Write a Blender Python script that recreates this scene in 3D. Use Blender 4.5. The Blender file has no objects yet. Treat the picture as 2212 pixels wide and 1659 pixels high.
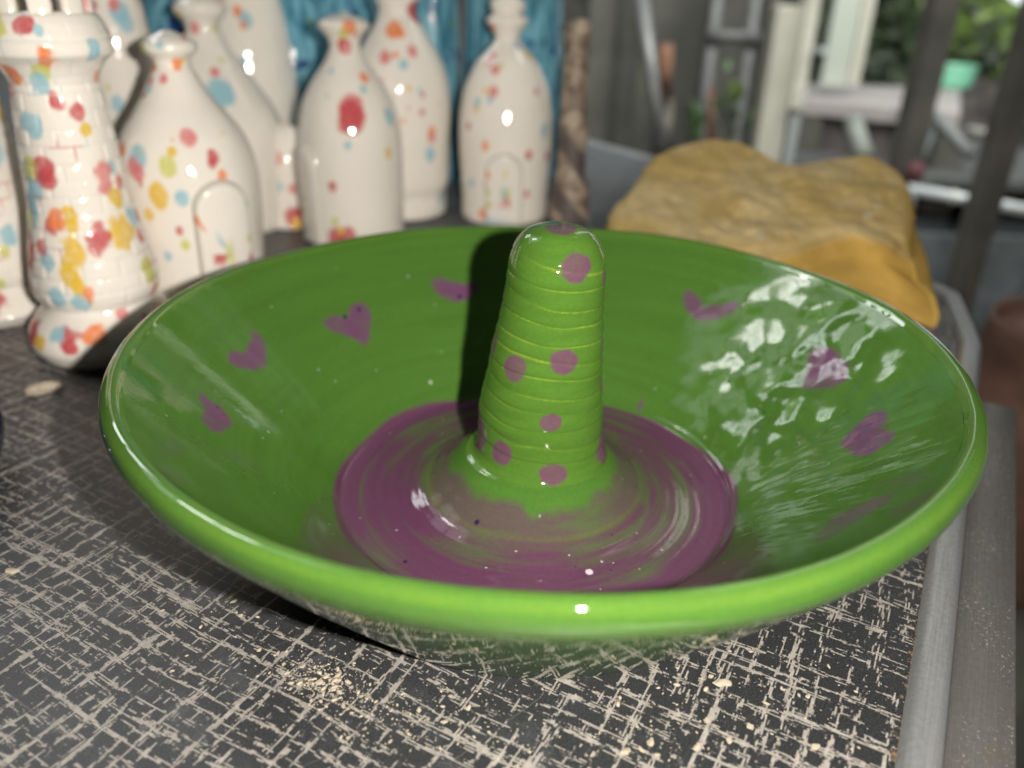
import bpy, bmesh, math, random
import numpy as np
from mathutils import Vector, Matrix

C = bpy.context.scene.collection
scene = bpy.context.scene
random.seed(7)
rng = np.random.default_rng(11)

# ------------------------------------------------------------------ camera
# metres; counter top is z = 0, bowl axis is x = y = 0, the camera looks along +y
CAM = np.array([0.0, -0.23644, 0.16035])
PITCH, ROLL, YAW = 0.46118, 0.02605, -0.03587
FPX = 1750.0                                    # focal length for a 2212 px wide picture
cp, sp = math.cos(PITCH), math.sin(PITCH)
FW = np.array([math.sin(YAW) * cp, math.cos(YAW) * cp, -sp])
_rt = np.array([math.cos(YAW), -math.sin(YAW), 0.0])
_up = np.cross(_rt, FW)
RT = math.cos(ROLL) * _rt + math.sin(ROLL) * _up
UP = -math.sin(ROLL) * _rt + math.cos(ROLL) * _up


def ray(px, py):
    return FW + RT * (px - 1106) / FPX - UP * (py - 829.5) / FPX


def at_y(px, py, y):
    d = ray(px, py)
    return CAM + d * ((y - CAM[1]) / d[1])


def at_z(px, py, z):
    d = ray(px, py)
    return CAM + d * ((z - CAM[2]) / d[2])


cam_d = bpy.data.cameras.new('camera')
cam = bpy.data.objects.new('camera', cam_d)
C.objects.link(cam)
M = Matrix(((RT[0], UP[0], -FW[0], CAM[0]), (RT[1], UP[1], -FW[1], CAM[1]),
            (RT[2], UP[2], -FW[2], CAM[2]), (0, 0, 0, 1)))
cam.matrix_world = M
cam_d.sensor_width = 36
cam_d.lens = 36 * FPX / 2212
cam_d.clip_start = 0.01
cam_d.clip_end = 60
cam_d.dof.use_dof = True
cam_d.dof.focus_distance = 0.220
cam_d.dof.aperture_fstop = 7.2
cam_d.dof.aperture_blades = 0
scene.camera = cam

# ------------------------------------------------------------------ light
world = bpy.data.worlds.new('World')
scene.world = world
world.use_nodes = True
bg = world.node_tree.nodes['Background']
bg.inputs[0].default_value = (0.90, 1.0, 0.98, 1)
bg.inputs[1].default_value = 0.022

fl = bpy.data.lights.new('flash', 'POINT')      # the flash of the phone, up and right of the lens
fl.energy = 24
fl.shadow_soft_size = 0.0035
fl.color = (1.0, 0.94, 0.86)
fl.use_nodes = True                              # the phone evens the flash out with distance
_n = fl.node_tree.nodes
_f = _n.new('ShaderNodeLightFalloff')
_f.inputs[0].default_value = 1.0
_a = _n.new('ShaderNodeMath'); _a.operation = 'MULTIPLY_ADD'
_a.inputs[1].default_value = 0.55
_m = _n.new('ShaderNodeMath'); _m.operation = 'MULTIPLY'
_m.inputs[1].default_value = 0.135
_l = fl.node_tree.links
_l.new(_f.outputs['Quadratic'], _m.inputs[0])
_l.new(_f.outputs['Linear'], _a.inputs[0])
_l.new(_m.outputs[0], _a.inputs[2])
_l.new(_a.outputs[0], _n['Emission'].inputs['Strength'])
flo = bpy.data.objects.new('flash', fl)
flo.location = (0.041, -0.243, 0.172)
C.objects.link(flo)


def window_or_fill_light(centre, target, w, h, nx, ny, gap, power, color):
    """daylight through a window, or an added fill light: one rectangular lamp per pane"""
    c = Vector(centre)
    n = (Vector(target) - c).normalized()
    x = n.cross(Vector((0, 0, 1))).normalized()
    y = x.cross(n)
    pw, ph = (w - gap * (nx - 1)) / nx, (h - gap * (ny - 1)) / ny
    for i in range(nx):
        for j in range(ny):
            l = bpy.data.lights.new('window_or_fill_pane', 'AREA')
            l.shape = 'RECTANGLE'
            l.size, l.size_y = pw, ph
            l.energy = power / (nx * ny)
            l.color = color
            o = bpy.data.objects.new('window_or_fill_pane', l)
            o.location = c + x * ((i + .5) * (pw + gap) - w / 2 - gap / 2) + y * ((j + .5) * (ph + gap) - h / 2 - gap / 2)
            o.rotation_euler = n.to_track_quat('-Z', 'Y').to_euler()
            C.objects.link(o)


window_or_fill_light((-0.92, 0.56, 1.28), (0, 0, 0), 0.66, 0.72, 3, 3, 0.04, 1.5, (0.93, 0.98, 1.0))
window_or_fill_light((-0.90, 0.55, 1.26), (0, 0, 0), 0.19, 0.26, 2, 2, 0.012, 1.9, (1.0, 0.98, 0.95))
window_or_fill_light((0.95, 1.55, 1.30), (0, 0, 0), 0.6, 0.7, 2, 2, 0.05, 0.3, (0.90, 1.0, 0.90))

window_or_fill_light((0.6, 0.72, 1.45), (0.6, 2.1, 0.98), 1.4, 0.6, 3, 1, 0.05, 85, (0.97, 1.0, 0.95))   # added unseen fill lamp brightening the workshop background, turned away from the dish
window_or_fill_light((2.2, 2.9, 3.0), (2.2, 4.5, 2.0), 2.0, 2.0, 1, 1, 0.0, 115, (1.0, 0.99, 0.94))    # added lamp brightening the garden, standing in for the open sky

window_or_fill_light((-1.10, 1.30, 1.10), (0, 0, 0), 0.34, 0.34, 2, 2, 0.03, 2.0, (0.95, 1.0, 1.0))     # window high behind the kilns

scene.view_settings.view_transform = 'Standard'
scene.view_settings.look = 'None'
scene.view_settings.exposure = 0.0
scene.view_settings.gamma = 1.0
scene.cycles.max_bounces = 8


# ------------------------------------------------------------------ noise (numpy)
def _hash(ix, iy, iz, seed):
    h = (ix.astype(np.int64) * 374761393 + iy.astype(np.int64) * 668265263 + iz.astype(np.int64) * 2147483647 + seed * 1274126177) & 0xffffffff
    h = ((h ^ (h >> 13)) * 1274126177) & 0xffffffff
    h = ((h ^ (h >> 16)) * 2246822519) & 0xffffffff
    return ((h ^ (h >> 15)) & 0xffffff) / float(0xffffff)


def vnoise(P, scale=1.0, seed=0):
    P = np.asarray(P, float) * scale
    i = np.floor(P).astype(np.int64)
    f = P - i
    f = f * f * (3 - 2 * f)
    out = 0
    for a in (0, 1):
        for b in (0, 1):
            for c in (0, 1):
                w = (f[..., 0] if a else 1 - f[..., 0]) * (f[..., 1] if b else 1 - f[..., 1]) * (f[..., 2] if c else 1 - f[..., 2])
                out = out + w * _hash(i[..., 0] + a, i[..., 1] + b, i[..., 2] + c, seed)
    return out


def fnoise(P, scale=1.0, seed=0, octv=3):
    s, amp, tot = 0, 1.0, 0
    for k in range(octv):
        s = s + amp * vnoise(P, scale * 2 ** k, seed + k * 17)
        tot += amp
        amp *= .5
    return s / tot


def sstep(a, b, x):
    t = np.clip((x - a) / (b - a), 0, 1)
    return t * t * (3 - 2 * t)


# ------------------------------------------------------------------ object helpers
def tag(o, label=None, cat=None, group=None, kind=None):
    if label: o['label'] = label
    if cat: o['category'] = cat
    if group: o['group'] = group
    if kind: o['kind'] = kind
    return o


def empty(name, loc=(0, 0, 0), rz=0):
    o = bpy.data.objects.new(name, None)
    o.empty_display_size = .02
    o.location = loc
    o.rotation_euler = (0, 0, rz)
    C.objects.link(o)
    return o


def link(name, me, mat, parent=None, smooth=True):
    if mat is not None and len(me.materials) == 0:
        me.materials.append(mat)
    o = bpy.data.objects.new(name, me)
    C.objects.link(o)
    if parent is not None:
        o.parent = parent
    if smooth and len(me.polygons):
        me.polygons.foreach_set('use_smooth', np.ones(len(me.polygons), bool))
    return o


def grid_mesh(name, V, close_u=True, col=None, cap_ends=False):
    """V: (nv, nu, 3); u wraps round"""
    nv, nu = V.shape[:2]
    j, i = np.meshgrid(np.arange(nv - 1), np.arange(nu if close_u else nu - 1), indexing='ij')
    i2 = (i + 1) % nu
    F = np.stack([j * nu + i, j * nu + i2, (j + 1) * nu + i2, (j + 1) * nu + i], -1).reshape(-1, 4)
    me = bpy.data.meshes.new(name)
    me.vertices.add(nv * nu)
    me.vertices.foreach_set('co', V.reshape(-1).astype(np.float32))
    me.loops.add(F.size)
    me.loops.foreach_set('vertex_index', F.reshape(-1).astype(np.int32))
    me.polygons.add(len(F))
    me.polygons.foreach_set('loop_start', np.arange(0, F.size, 4, dtype=np.int32))
    me.update(calc_edges=True)
    if col is not None:
        a = me.color_attributes.new('glaze', 'FLOAT_COLOR', 'POINT')
        rgba = np.ones((nv * nu, 4), np.float32)
        rgba[:, :3] = col.reshape(-1, 3)
        a.data.foreach_set('color', rgba.reshape(-1))
    me.validate()
    return me


def bm_mesh(name, bm):
    me = bpy.data.meshes.new(name)
    bmesh.ops.recalc_face_normals(bm, faces=bm.faces)
    bm.to_mesh(me)
    bm.free()
    return me


def add_box(bm, c, s, rot=None, bevel=0):
    m = Matrix.Translation(Vector(c)) @ (rot.to_4x4() if rot else Matrix.Identity(4)) @ Matrix.Diagonal((s[0], s[1], s[2], 1))
    r = bmesh.ops.create_cube(bm, size=1, matrix=m)
    if bevel:
        es = list({e for v in r['verts'] for e in v.link_edges})
        bmesh.ops.bevel(bm, geom=es, offset=bevel, segments=2, affect='EDGES', profile=.5)


def add_tube(bm, pts, r, n=12, caps=True):
    pts = [Vector(p) for p in pts]
    rs = r if isinstance(r, (list, tuple)) else [r] * len(pts)
    rings = []
    for k, p in enumerate(pts):
        t = (pts[min(k + 1, len(pts) - 1)] - pts[max(k - 1, 0)]).normalized()
        a = t.orthogonal().normalized() if k == 0 else (prev - t * prev.dot(t)).normalized()
        prev = a
        b = t.cross(a)
        rings.append([bm.verts.new(p + (a * math.cos(2 * math.pi * i / n) + b * math.sin(2 * math.pi * i / n)) * rs[k]) for i in range(n)])
    for k in range(len(rings) - 1):
        for i in range(n):
            bm.faces.new((rings[k][i], rings[k][(i + 1) % n], rings[k + 1][(i + 1) % n], rings[k + 1][i]))
    if caps:
        bm.faces.new(rings[0][::-1])
        bm.faces.new(rings[-1])


def prism(poly, z0, z1, bevel=0):
    """closed xy polygon extruded from z0 to z1"""
    bm = bmesh.new()
    vs = [bm.verts.new((p[0], p[1], z0)) for p in poly]
    f = bm.faces.new(vs)
    r = bmesh.ops.extrude_face_region(bm, geom=[f])
    for v in r['geom']:
        if isinstance(v, bmesh.types.BMVert):
            v.co.z = z1
    if bevel:
        es = [e for e in bm.edges if all(abs(v.co.z - z1) < 1e-7 for v in e.verts)]
        bmesh.ops.bevel(bm, geom=es, offset=bevel, segments=3, affect='EDGES', profile=.5)
    return bm


# ------------------------------------------------------------------ material helpers
def mat(name):
    m = bpy.data.materials.new(name)
    m.use_nodes = True
    nt = m.node_tree
    return m, nt, nt.nodes['Principled BSDF']


class NB:
    """tiny node builder"""
    def __init__(s, nt): s.nt = nt

    def n(s, t, **kw):
        o = s.nt.nodes.new(t)
        for k, v in kw.items():
            setattr(o, k, v)
        return o

    def put(s, sock, v):
        if isinstance(v, bpy.types.NodeSocket): s.nt.links.new(v, sock)
        else: sock.default_value = v

    def math(s, op, a, b=None, c=None, clamp=False):
        o = s.n('ShaderNodeMath', operation=op)
        o.use_clamp = clamp
        s.put(o.inputs[0], a)
        if b is not None: s.put(o.inputs[1], b)
        if c is not None: s.put(o.inputs[2], c)
        return o.outputs[0]

    def noise(s, vec, scale, detail=2, rough=.5, dist=0.0, out=0):
        o = s.n('ShaderNodeTexNoise')
        s.nt.links.new(vec, o.inputs['Vector'])
        o.inputs['Scale'].default_value = scale
        o.inputs['Detail'].default_value = detail
        o.inputs['Roughness'].default_value = rough
        o.inputs['Distortion'].default_value = dist
        return o.outputs[out]

    def comb(s, x, y, z):
        o = s.n('ShaderNodeCombineXYZ')
        s.put(o.inputs[0], x); s.put(o.inputs[1], y); s.put(o.inputs[2], z)
        return o.outputs[0]

    def range(s, v, a, b, c=0.0, d=1.0, smooth=True):
        o = s.n('ShaderNodeMapRange')
        o.interpolation_type = 'SMOOTHSTEP' if smooth else 'LINEAR'
        s.put(o.inputs[0], v); s.put(o.inputs[1], a); s.put(o.inputs[2], b); s.put(o.inputs[3], c); s.put(o.inputs[4], d)
        return o.outputs[0]

    def mix(s, f, a, b, mode='MIX'):
        o = s.n('ShaderNodeMix', data_type='RGBA', blend_type=mode)
        s.put(o.inputs[0], f)
        for k, v in ((6, a), (7, b)):
            if isinstance(v, tuple): v = (*v, 1) if len(v) == 3 else v
            s.put(o.inputs[k], v)
        return o.outputs[2]

    def bump(s, h, strength, dist):
        o = s.n('ShaderNodeBump')
        s.nt.links.new(h, o.inputs['Height'])
        o.inputs['Strength'].default_value = strength
        o.inputs['Distance'].default_value = dist
        return o.outputs[0]

    def obj(s):
        return s.n('ShaderNodeTexCoord').outputs['Object']


def plain(name, col, rough=.6, metal=0.0, var=.25, scale=30, bump=0, spec=.5):
    m, nt, b = mat(name)
    nb = NB(nt)
    oc = nb.obj()
    v = nb.noise(oc, scale, 4, .6)
    f = nb.range(v, .3, .7, 1 - var, 1 + var, False)
    mx = nb.n('ShaderNodeVectorMath', operation='SCALE')
    mx.inputs[0].default_value = col
    nt.links.new(f, mx.inputs['Scale'])
    nt.links.new(mx.outputs[0], b.inputs['Base Color'])
    b.inputs['Roughness'].default_value = rough
    b.inputs['Metallic'].default_value = metal
    b.inputs['Specular IOR Level'].default_value = spec
    if bump:
        nt.links.new(nb.bump(nb.noise(oc, scale * 6, 3), 1.0, bump), b.inputs['Normal'])
    return m


def glaze_mat(name, rough=.06, bump=.00004, scale=120, grain=.10, ior=1.52, rvar=0.0):
    m, nt, b = mat(name)
    nb = NB(nt)
    a = nb.n('ShaderNodeVertexColor')
    a.layer_name = 'glaze'
    oc = nb.obj()
    v = nb.range(nb.noise(oc, 900, 3, .7), .25, .75, 1 - grain, 1 + grain, False)
    col = nb.mix(1.0, a.outputs[0], nb.n('ShaderNodeCombineColor').outputs[0], 'MULTIPLY')
    cc = nt.nodes[-1]
    # grey grain multiplier
    comb = [n for n in nt.nodes if n.bl_idname == 'ShaderNodeCombineColor'][0]
    for k in range(3):
        nt.links.new(v, comb.inputs[k])
    nt.links.new(col, b.inputs['Base Color'])
    b.inputs['Roughness'].default_value = rough
    b.inputs['IOR'].default_value = ior
    if rvar:
        nt.links.new(nb.range(nb.noise(oc, 70, 3, .6), .35, .7, rough, rough + rvar), b.inputs['Roughness'])
    h = nb.math('ADD', nb.noise(oc, scale, 3, .5), nb.math('MULTIPLY', nb.noise(oc, scale * 9, 2, .5), .10))
    nt.links.new(nb.bump(h, 1.0, bump), b.inputs['Normal'])
    return m


# ------------------------------------------------------------------ countertop
AX = np.array([0.4472, 0.8944])          # direction of the right counter edge
NX = np.array([0.8944, -0.4472])         # outwards from it
E0 = at_z(2010, 1200, 0)[:2]
P_front = E0 - AX * 0.62
P_corner = E0 + AX * (0.2140 - E0[1]) / AX[1]
B1 = at_z(1394, 344, 0)[:2]
B0 = at_z(1267, 309, 0)[:2]
Bfar = B0 + (B0 - B1) / np.linalg.norm(B0 - B1) * 0.5


def round_corner(a, b, c, r, n=8):
    a, b, c = map(np.asarray, (a, b, c))
    u = (a - b) / np.linalg.norm(a - b); w = (c - b) / np.linalg.norm(c - b)
    ang = math.acos(np.clip(u @ w, -1, 1))
    t = r / math.tan(ang / 2)
    p0, p1 = b + u * t, b + w * t
    cen = b + (u + w) / np.linalg.norm(u + w) * r / math.sin(ang / 2)
    out = []
    for k in range(n + 1):
        s = k / n
        v = (p0 - cen) * (1 - s) + (p1 - cen) * s
        out.append(cen + v / np.linalg.norm(v) * r)
    return out


P_bend = E0 + AX * (0.152 - E0[1]) / AX[1]
P_corner = np.array([.2365, .226])
edge_line = [P_front] + round_corner(P_front, P_bend, P_corner, 0.05) + round_corner(P_bend, P_corner, B1, 0.02) + round_corner(P_corner, B1, B0, .02, 4) + [Bfar]
poly = [tuple(p) for p in edge_line] + [(-1.1, 1.3), (-1.3, 0.2), (-1.1, -0.75), (-.5, -1.0)]


def counter_mat():
    m, nt, b = mat('woven_print_laminate')
    nb = NB(nt)
    oc = nb.obj()
    sep = nb.n('ShaderNodeSeparateXYZ')
    nt.links.new(oc, sep.inputs[0])
    x, y = sep.outputs[0], sep.outputs[1]
    # millimetres along and across the counter edge
    u = nb.math('ADD', nb.math('MULTIPLY', x, 447.2), nb.math('MULTIPLY', y, 894.4))
    v = nb.math('SUBTRACT', nb.math('MULTIPLY', x, 894.4), nb.math('MULTIPLY', y, 447.2))
    p = nb.comb(u, v, 0.0)
    fine = nb.noise(p, 1.1, 3, .65)
    masks = []
    dens = nb.noise(nb.comb(nb.math('MULTIPLY', u, .014), nb.math('MULTIPLY', v, .014), 9.0), 1.0, 1)
    for k, (a, c, pitch, off, thr, per) in enumerate(((u, v, .44, 3.7, .752, .185), (v, u, .38, 91.3, .745, .200))):
        wob = nb.math('MULTIPLY', nb.math('SUBTRACT', nb.noise(nb.comb(nb.math('MULTIPLY', a, .022), nb.math('MULTIPLY', c, .012), off), 1.0, 1), .5), 4.0)
        cc = nb.math('DIVIDE', nb.math('ADD', nb.math('ADD', c, wob), nb.math('MULTIPLY', fine, .35)), pitch)
        idx = nb.math('FLOOR', cc)
        # which threads of the weave are pale, and where along each thread the pale dashes run
        q = nb.math('MULTIPLY', idx, pitch)
        jit = nb.math('MULTIPLY', nb.noise(nb.comb(nb.math('MULTIPLY', q, .11), nb.math('MULTIPLY', a, .012), off + 4.0), 1.0, 1), 2.6)
        ph = nb.math('FRACT', nb.math('ADD', nb.math('MULTIPLY', q, per), jit))
        ridge = nb.math('SUBTRACT', 1.0, nb.math('MULTIPLY', nb.math('ABSOLUTE', nb.math('SUBTRACT', ph, .5)), 2.0))
        rowm = nb.noise(nb.comb(nb.math('MULTIPLY', idx, pitch * .56), nb.math('MULTIPLY', a, .02), off), 1.0, 1, .5)
        aq = nb.math('MULTIPLY', nb.math('FLOOR', nb.math('ADD', nb.math('DIVIDE', a, .95), nb.math('MULTIPLY', fine, .9))), .95)
        dash = nb.noise(nb.comb(nb.math('MULTIPLY', aq, .25), nb.math('MULTIPLY', idx, .85), off), 1.0, 1, .5)
        val = nb.math('ADD', nb.math('MULTIPLY', ridge, .22), nb.math('ADD', nb.math('MULTIPLY', rowm, .40), nb.math('ADD', nb.math('MULTIPLY', dash, .64), nb.math('MULTIPLY', dens, .02))))
        val = nb.math('ADD', val, nb.math('MULTIPLY', nb.math('SUBTRACT', fine, .5), .22))
        masks.append(nb.range(val, thr - .012, thr + .030))
    # thick slubs where threads knot
    slub = nb.range(nb.noise(p, .30, 2, .5), .70, .73)
    slub = nb.math('MULTIPLY', slub, nb.range(fine, .40, .50))
    mask = nb.math('MAXIMUM', nb.math('MAXIMUM', masks[0], masks[1]), slub)
    speck = nb.noise(p, 2.6, 3, .7)
    dark = nb.mix(nb.range(speck, .42, .66), (.0095, .0102, .0115), (.050, .052, .056))
    cream = nb.mix(nb.range(nb.noise(p, .5, 2), .3, .7), (.250, .228, .200), (.335, .312, .278))
    base = nb.mix(mask, dark, cream)
    # pale clay dust, plus grey sheen painted in toward the left and back
    dust = nb.noise(p, .045, 5, .66, .6)
    wipe = nb.noise(nb.comb(nb.math('MULTIPLY', u, .03), nb.math('MULTIPLY', v, .22), 0.0), 1.0, 3, .6)
    d1 = nb.math('MULTIPLY', nb.range(dust, .48, .74), nb.range(nb.math('ADD', nb.math('MULTIPLY', wipe, .5), nb.math('MULTIPLY', fine, .5)), .35, .65))
    left = nb.range(x, .11, -.10, .16, .80)
    back = nb.range(y, .24, .38, 0.0, .8)  # hazy sheen of the far counter, painted as a grey veil
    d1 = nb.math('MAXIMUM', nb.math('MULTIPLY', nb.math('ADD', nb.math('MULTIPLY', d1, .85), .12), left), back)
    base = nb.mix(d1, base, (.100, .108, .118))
    # small pale smears of dried slip
    sm = nb.math('MULTIPLY', nb.range(nb.noise(p, .085, 3, .6), .66, .76), nb.range(fine, .36, .6))
    base = nb.mix(nb.math('MULTIPLY', sm, .55), base, (.20, .205, .21))
    # fine scratches
    vor = nb.n('ShaderNodeTexVoronoi', feature='DISTANCE_TO_EDGE')
    nt.links.new(p, vor.inputs['Vector'])
    vor.inputs['Scale'].default_value = .028
    scr = nb.math('MULTIPLY', nb.range(vor.outputs['Distance'], .0045, .0015), nb.range(nb.noise(p, .05, 2), .5, .6))
    base = nb.mix(nb.math('MULTIPLY', scr, .30), base, (.2, .2, .2))
    nt.links.new(base, b.inputs['Base Color'])
    r = nb.math('ADD', nb.range(d1, 0, 1, .34, .75), nb.math('MULTIPLY', speck, .12))
    nt.links.new(r, b.inputs['Roughness'])
    nt.links.new(nb.bump(nb.math('ADD', speck, nb.math('MULTIPLY', mask, .3)), .6, .00008), b.inputs['Normal'])
    return m


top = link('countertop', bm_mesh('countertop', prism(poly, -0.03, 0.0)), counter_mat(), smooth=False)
tag(top, kind='structure')


def metal_mat(name, col, rough, spots=False, metal=.9):
    m, nt, b = mat(name)
    nb = NB(nt)
    oc = nb.obj()
    sep = nb.n('ShaderNodeSeparateXYZ')
    nt.links.new(oc, sep.inputs[0])
    u = nb.math('ADD', nb.math('MULTIPLY', sep.outputs[0], 447.2), nb.math('MULTIPLY', sep.outputs[1], 894.4))
    v = nb.math('SUBTRACT', nb.math('MULTIPLY', sep.outputs[0], 894.4), nb.math('MULTIPLY', sep.outputs[1], 447.2))
    st = nb.noise(nb.comb(nb.math('MULTIPLY', u, .05), nb.math('MULTIPLY', v, 1.6), 0.0), 1.0, 4, .65)
    bl = nb.noise(nb.comb(u, v, sep.outputs[2]), .6, 4, .7)
    f = nb.math('ADD', nb.math('MULTIPLY', st, .5), nb.math('MULTIPLY', bl, .5))
    lo = tuple(c * .72 for c in col)
    c = nb.mix(nb.range(f, .35, .65), lo, col)
    if spots:
        sp_ = nb.math('MULTIPLY', nb.range(nb.noise(nb.comb(u, v, 3.0), 1.1, 2, .6), .62, .68), nb.range(nb.noise(nb.comb(u, v, 8.0), .04, 1), .42, .60))
        c = nb.mix(nb.math('MULTIPLY', sp_, .8), c, (.42, .40, .35))
        dirt = nb.range(nb.noise(nb.comb(u, v, 5.0), .09, 3), .64, .74)
        c = nb.mix(nb.math('MULTIPLY', dirt, .5), c, (.16, .12, .08))
    nt.links.new(c, b.inputs['Base Color'])
    b.inputs['Metallic'].default_value = metal
    nt.links.new(nb.range(f, .3, .7, rough + .12, rough - .08), b.inputs['Roughness'])
    nt.links.new(nb.bump(f, .8, .00015), b.inputs['Normal'])
    return m


def offset_line(line, d):
    out = []
    L = [np.asarray(p) for p in line]
    for k in range(len(L)):
        t = L[min(k + 1, len(L) - 1)] - L[max(k - 1, 0)]
        t = t / np.linalg.norm(t)
        out.append(L[k] + np.array([t[1], -t[0]]) * d)
    return out


def sweep(name, line, prof, m, parent):
    """profile (offset outwards, z) swept along the counter edge"""
    V = []
    for d, z in prof:
        V.append([(*p, z) for p in offset_line(line, d)])
    V = np.array(V)
    # profile is a closed loop in v
    V = np.concatenate([V, V[:1]], 0)
    me = grid_mesh(name, V, close_u=False)
    o = link(name, me, m, parent, smooth=False)
    return o


trim_mat = metal_mat('worn_aluminium', (.42, .43, .44), .36, metal=.6)
flange_mat = metal_mat('dull_grey_aluminium', (.165, .16, .152), .5, spots=True, metal=.45)
t = sweep('edge_trim', edge_line, [(-.0008, .0004), (.0006, .0024), (.0022, .0031), (.0042, .0028), (.0062, .0033), (.0078, .0026), (.0088, .0008), (.0090, -.004), (.0088, -.03), (-.0008, -.03)], trim_mat, top)
fl_end = E0 + AX * (np.array([.2000, .0880]) - E0) @ AX
fline = [P_front, E0 + AX * float((at_z(2150, 872, -.002)[:2] - E0) @ AX)]
sweep('edge_flange', fline, [(.0094, -.0035), (.0100, -.0022), (.0240, -.0020), (.0248, -.0034), (.0248, -.018), (.0094, -.018)], flange_mat, top)
# brown grime packed in the joint between laminate and trim
bm = bmesh.new()
for k in range(700):
    s = random.uniform(-.30, .34)
    w = max(0, random.gauss(.0, .0008))
    q = P_front + AX * (.62 + s) - NX * (w + .0006)
    r = random.uniform(.0002, .0006) * (1.5 if random.random() < .08 else 1)
    mt = Matrix.Translation((q[0], q[1], r * .3)) @ Matrix.Diagonal((r, r * random.uniform(.8, 2), r * .6, 1))
    bmesh.ops.create_icosphere(bm, subdivisions=1, radius=1, matrix=mt)
g = link('joint_grime', bm_mesh('joint_grime', bm), plain('brown_grime', (.085, .055, .030), .9, var=.6, scale=400), top)
tag(g, kind='stuff')

# ------------------------------------------------------------------ the green dish
GREEN = np.array([.057, .137, .0215])
PURP = np.array([.099, .033, .074])
dish = empty('green_dish')
tag(dish, 'glossy green dish with purple hearts and a tall spotted peg in its middle', 'dish')

prof_out = [(.004, .0018), (.060, .0018), (.0690, .0018), (.0705, .0003), (.0745, 0.0), (.0815, 0.0), (.0832, .0003), (.0841, .0010), (.0855, .0022),
            (.0880, .0052), (.0932, .0116), (.1024, .0230), (.1132, .0368), (.1210, .0474), (.1234, .0508), (.1250, .0532), (.1261, .0553),
            (.1266, .0575), (.1264, .0597), (.1256, .0613), (.1243, .06225), (.1231, .0624), (.1219, .0620), (.1204, .0604)]
prof_in = [(.1204, .0604), (.1180, .0577), (.1120, .0513), (.1020, .0410), (.0900, .0296), (.0790, .0192), (.0720, .0121), (.0690, .0088),
           (.0672, .0067), (.0660, .0055), (.0640, .0048), (.0540, .0043), (.0450, .0052), (.0385, .0072), (.0335, .0103), (.0295, .0135), (.0262, .0167), (.0240, .0188)]


def resample(pts, step):
    pts = np.array(pts, float)
    # Catmull-Rom, then even spacing
    P = np.concatenate([2 * pts[:1] - pts[1:2], pts, 2 * pts[-1:] - pts[-2:-1]])
    out = []
    for k in range(1, len(P) - 2):
        tt = np.linspace(0, 1, 24, endpoint=False)[:, None]
        p0, p1, p2, p3 = P[k - 1], P[k], P[k + 1], P[k + 2]
        d1 = np.linalg.norm(p1 - p0) ** .5; d2 = np.linalg.norm(p2 - p1) ** .5; d3 = np.linalg.norm(p3 - p2) ** .5
        m1 = ((p1 - p0) / d1 - (p2 - p0) / (d1 + d2) + (p2 - p1) / d2) * d2
        m2 = ((p2 - p1) / d2 - (p3 - p1) / (d2 + d3) + (p3 - p2) / d3) * d2
        out.append((2 * tt ** 3 - 3 * tt ** 2 + 1) * p1 + (tt ** 3 - 2 * tt ** 2 + tt) * m1 + (-2 * tt ** 3 + 3 * tt ** 2) * p2 + (tt ** 3 - tt ** 2) * m2)
    out = np.concatenate(out + [pts[-1:]])
    s = np.concatenate([[0], np.cumsum(np.linalg.norm(np.diff(out, axis=0), axis=1))])
    n = max(4, int(s[-1] / step))
    q = np.linspace(0, s[-1], n)
    return np.stack([np.interp(q, s, out[:, i]) for i in range(out.shape[1])], -1)


def lathe(prof, nu, cx=None):
    th = np.linspace(0, 2 * np.pi, nu, endpoint=False)
    r, z = prof[:, 0][:, None], prof[:, 1][:, None]
    V = np.stack([r * np.cos(th), r * np.sin(th), z + 0 * th], -1)
    if cx is not None:
        V[..., 0] += cx[:, None]
    return V, th


def wall_hit(px, py):
    """where a sight line meets the inner surface of the dish: (azimuth, radius)"""
    d = ray(px, py)
    tt = np.linspace(.1, .55, 4000)
    Q = CAM + tt[:, None] * d
    r = np.hypot(Q[:, 0], Q[:, 1])
    rr = np.array([p[0] for p in prof_in])[::-1]
    zz = np.array([p[1] for p in prof_in])[::-1]
    h = Q[:, 2] - np.interp(r, rr, zz)
    ok = np.where((h[:-1] > 0) & (h[1:] <= 0) & (r[1:] < .1225))[0]
    if len(ok) == 0:
        return None
    k = ok[0]
    return math.atan2(Q[k, 1], Q[k, 0]), r[k]


HEARTS = [
    [(428, 850), (440, 848), (455, 868), (478, 875), (500, 905), (505, 922), (480, 938), (455, 930), (428, 905), (438, 885)],
    [(540, 713), (565, 722), (577, 752), (575, 790), (550, 803), (520, 800), (495, 785), (488, 768), (505, 758), (530, 757), (540, 735)],
    [(698, 692), (715, 678), (745, 680), (755, 655), (780, 648), (800, 665), (804, 700), (797, 735), (785, 750), (760, 730), (720, 718), (702, 705)],
    [(930, 600), (950, 594), (975, 605), (1005, 608), (1030, 600), (1040, 620), (1010, 650), (985, 655), (950, 640), (932, 622)],
    [(1470, 635), (1485, 623), (1505, 630), (1520, 660), (1550, 655), (1585, 648), (1600, 655), (1585, 675), (1560, 688), (1535, 698), (1505, 695), (1478, 670)],
    [(1745, 760), (1770, 747), (1800, 752), (1815, 772), (1835, 790), (1828, 820), (1800, 838), (1765, 842), (1728, 838), (1738, 800)],
    [(1885, 885), (1915, 884), (1918, 910), (1905, 925), (1938, 930), (1935, 950), (1905, 968), (1875, 985), (1845, 990), (1820, 970), (1808, 962), (1845, 920)],
    [(1758, 1160), (1790, 1122), (1840, 1098), (1895, 1072), (1930, 1066), (1925, 1082), (1880, 1112), (1830, 1140), (1790, 1165), (1762, 1178)],
    [(1372, 880), (1380, 862), (1393, 862), (1392, 880), (1378, 892)],
]


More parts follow.
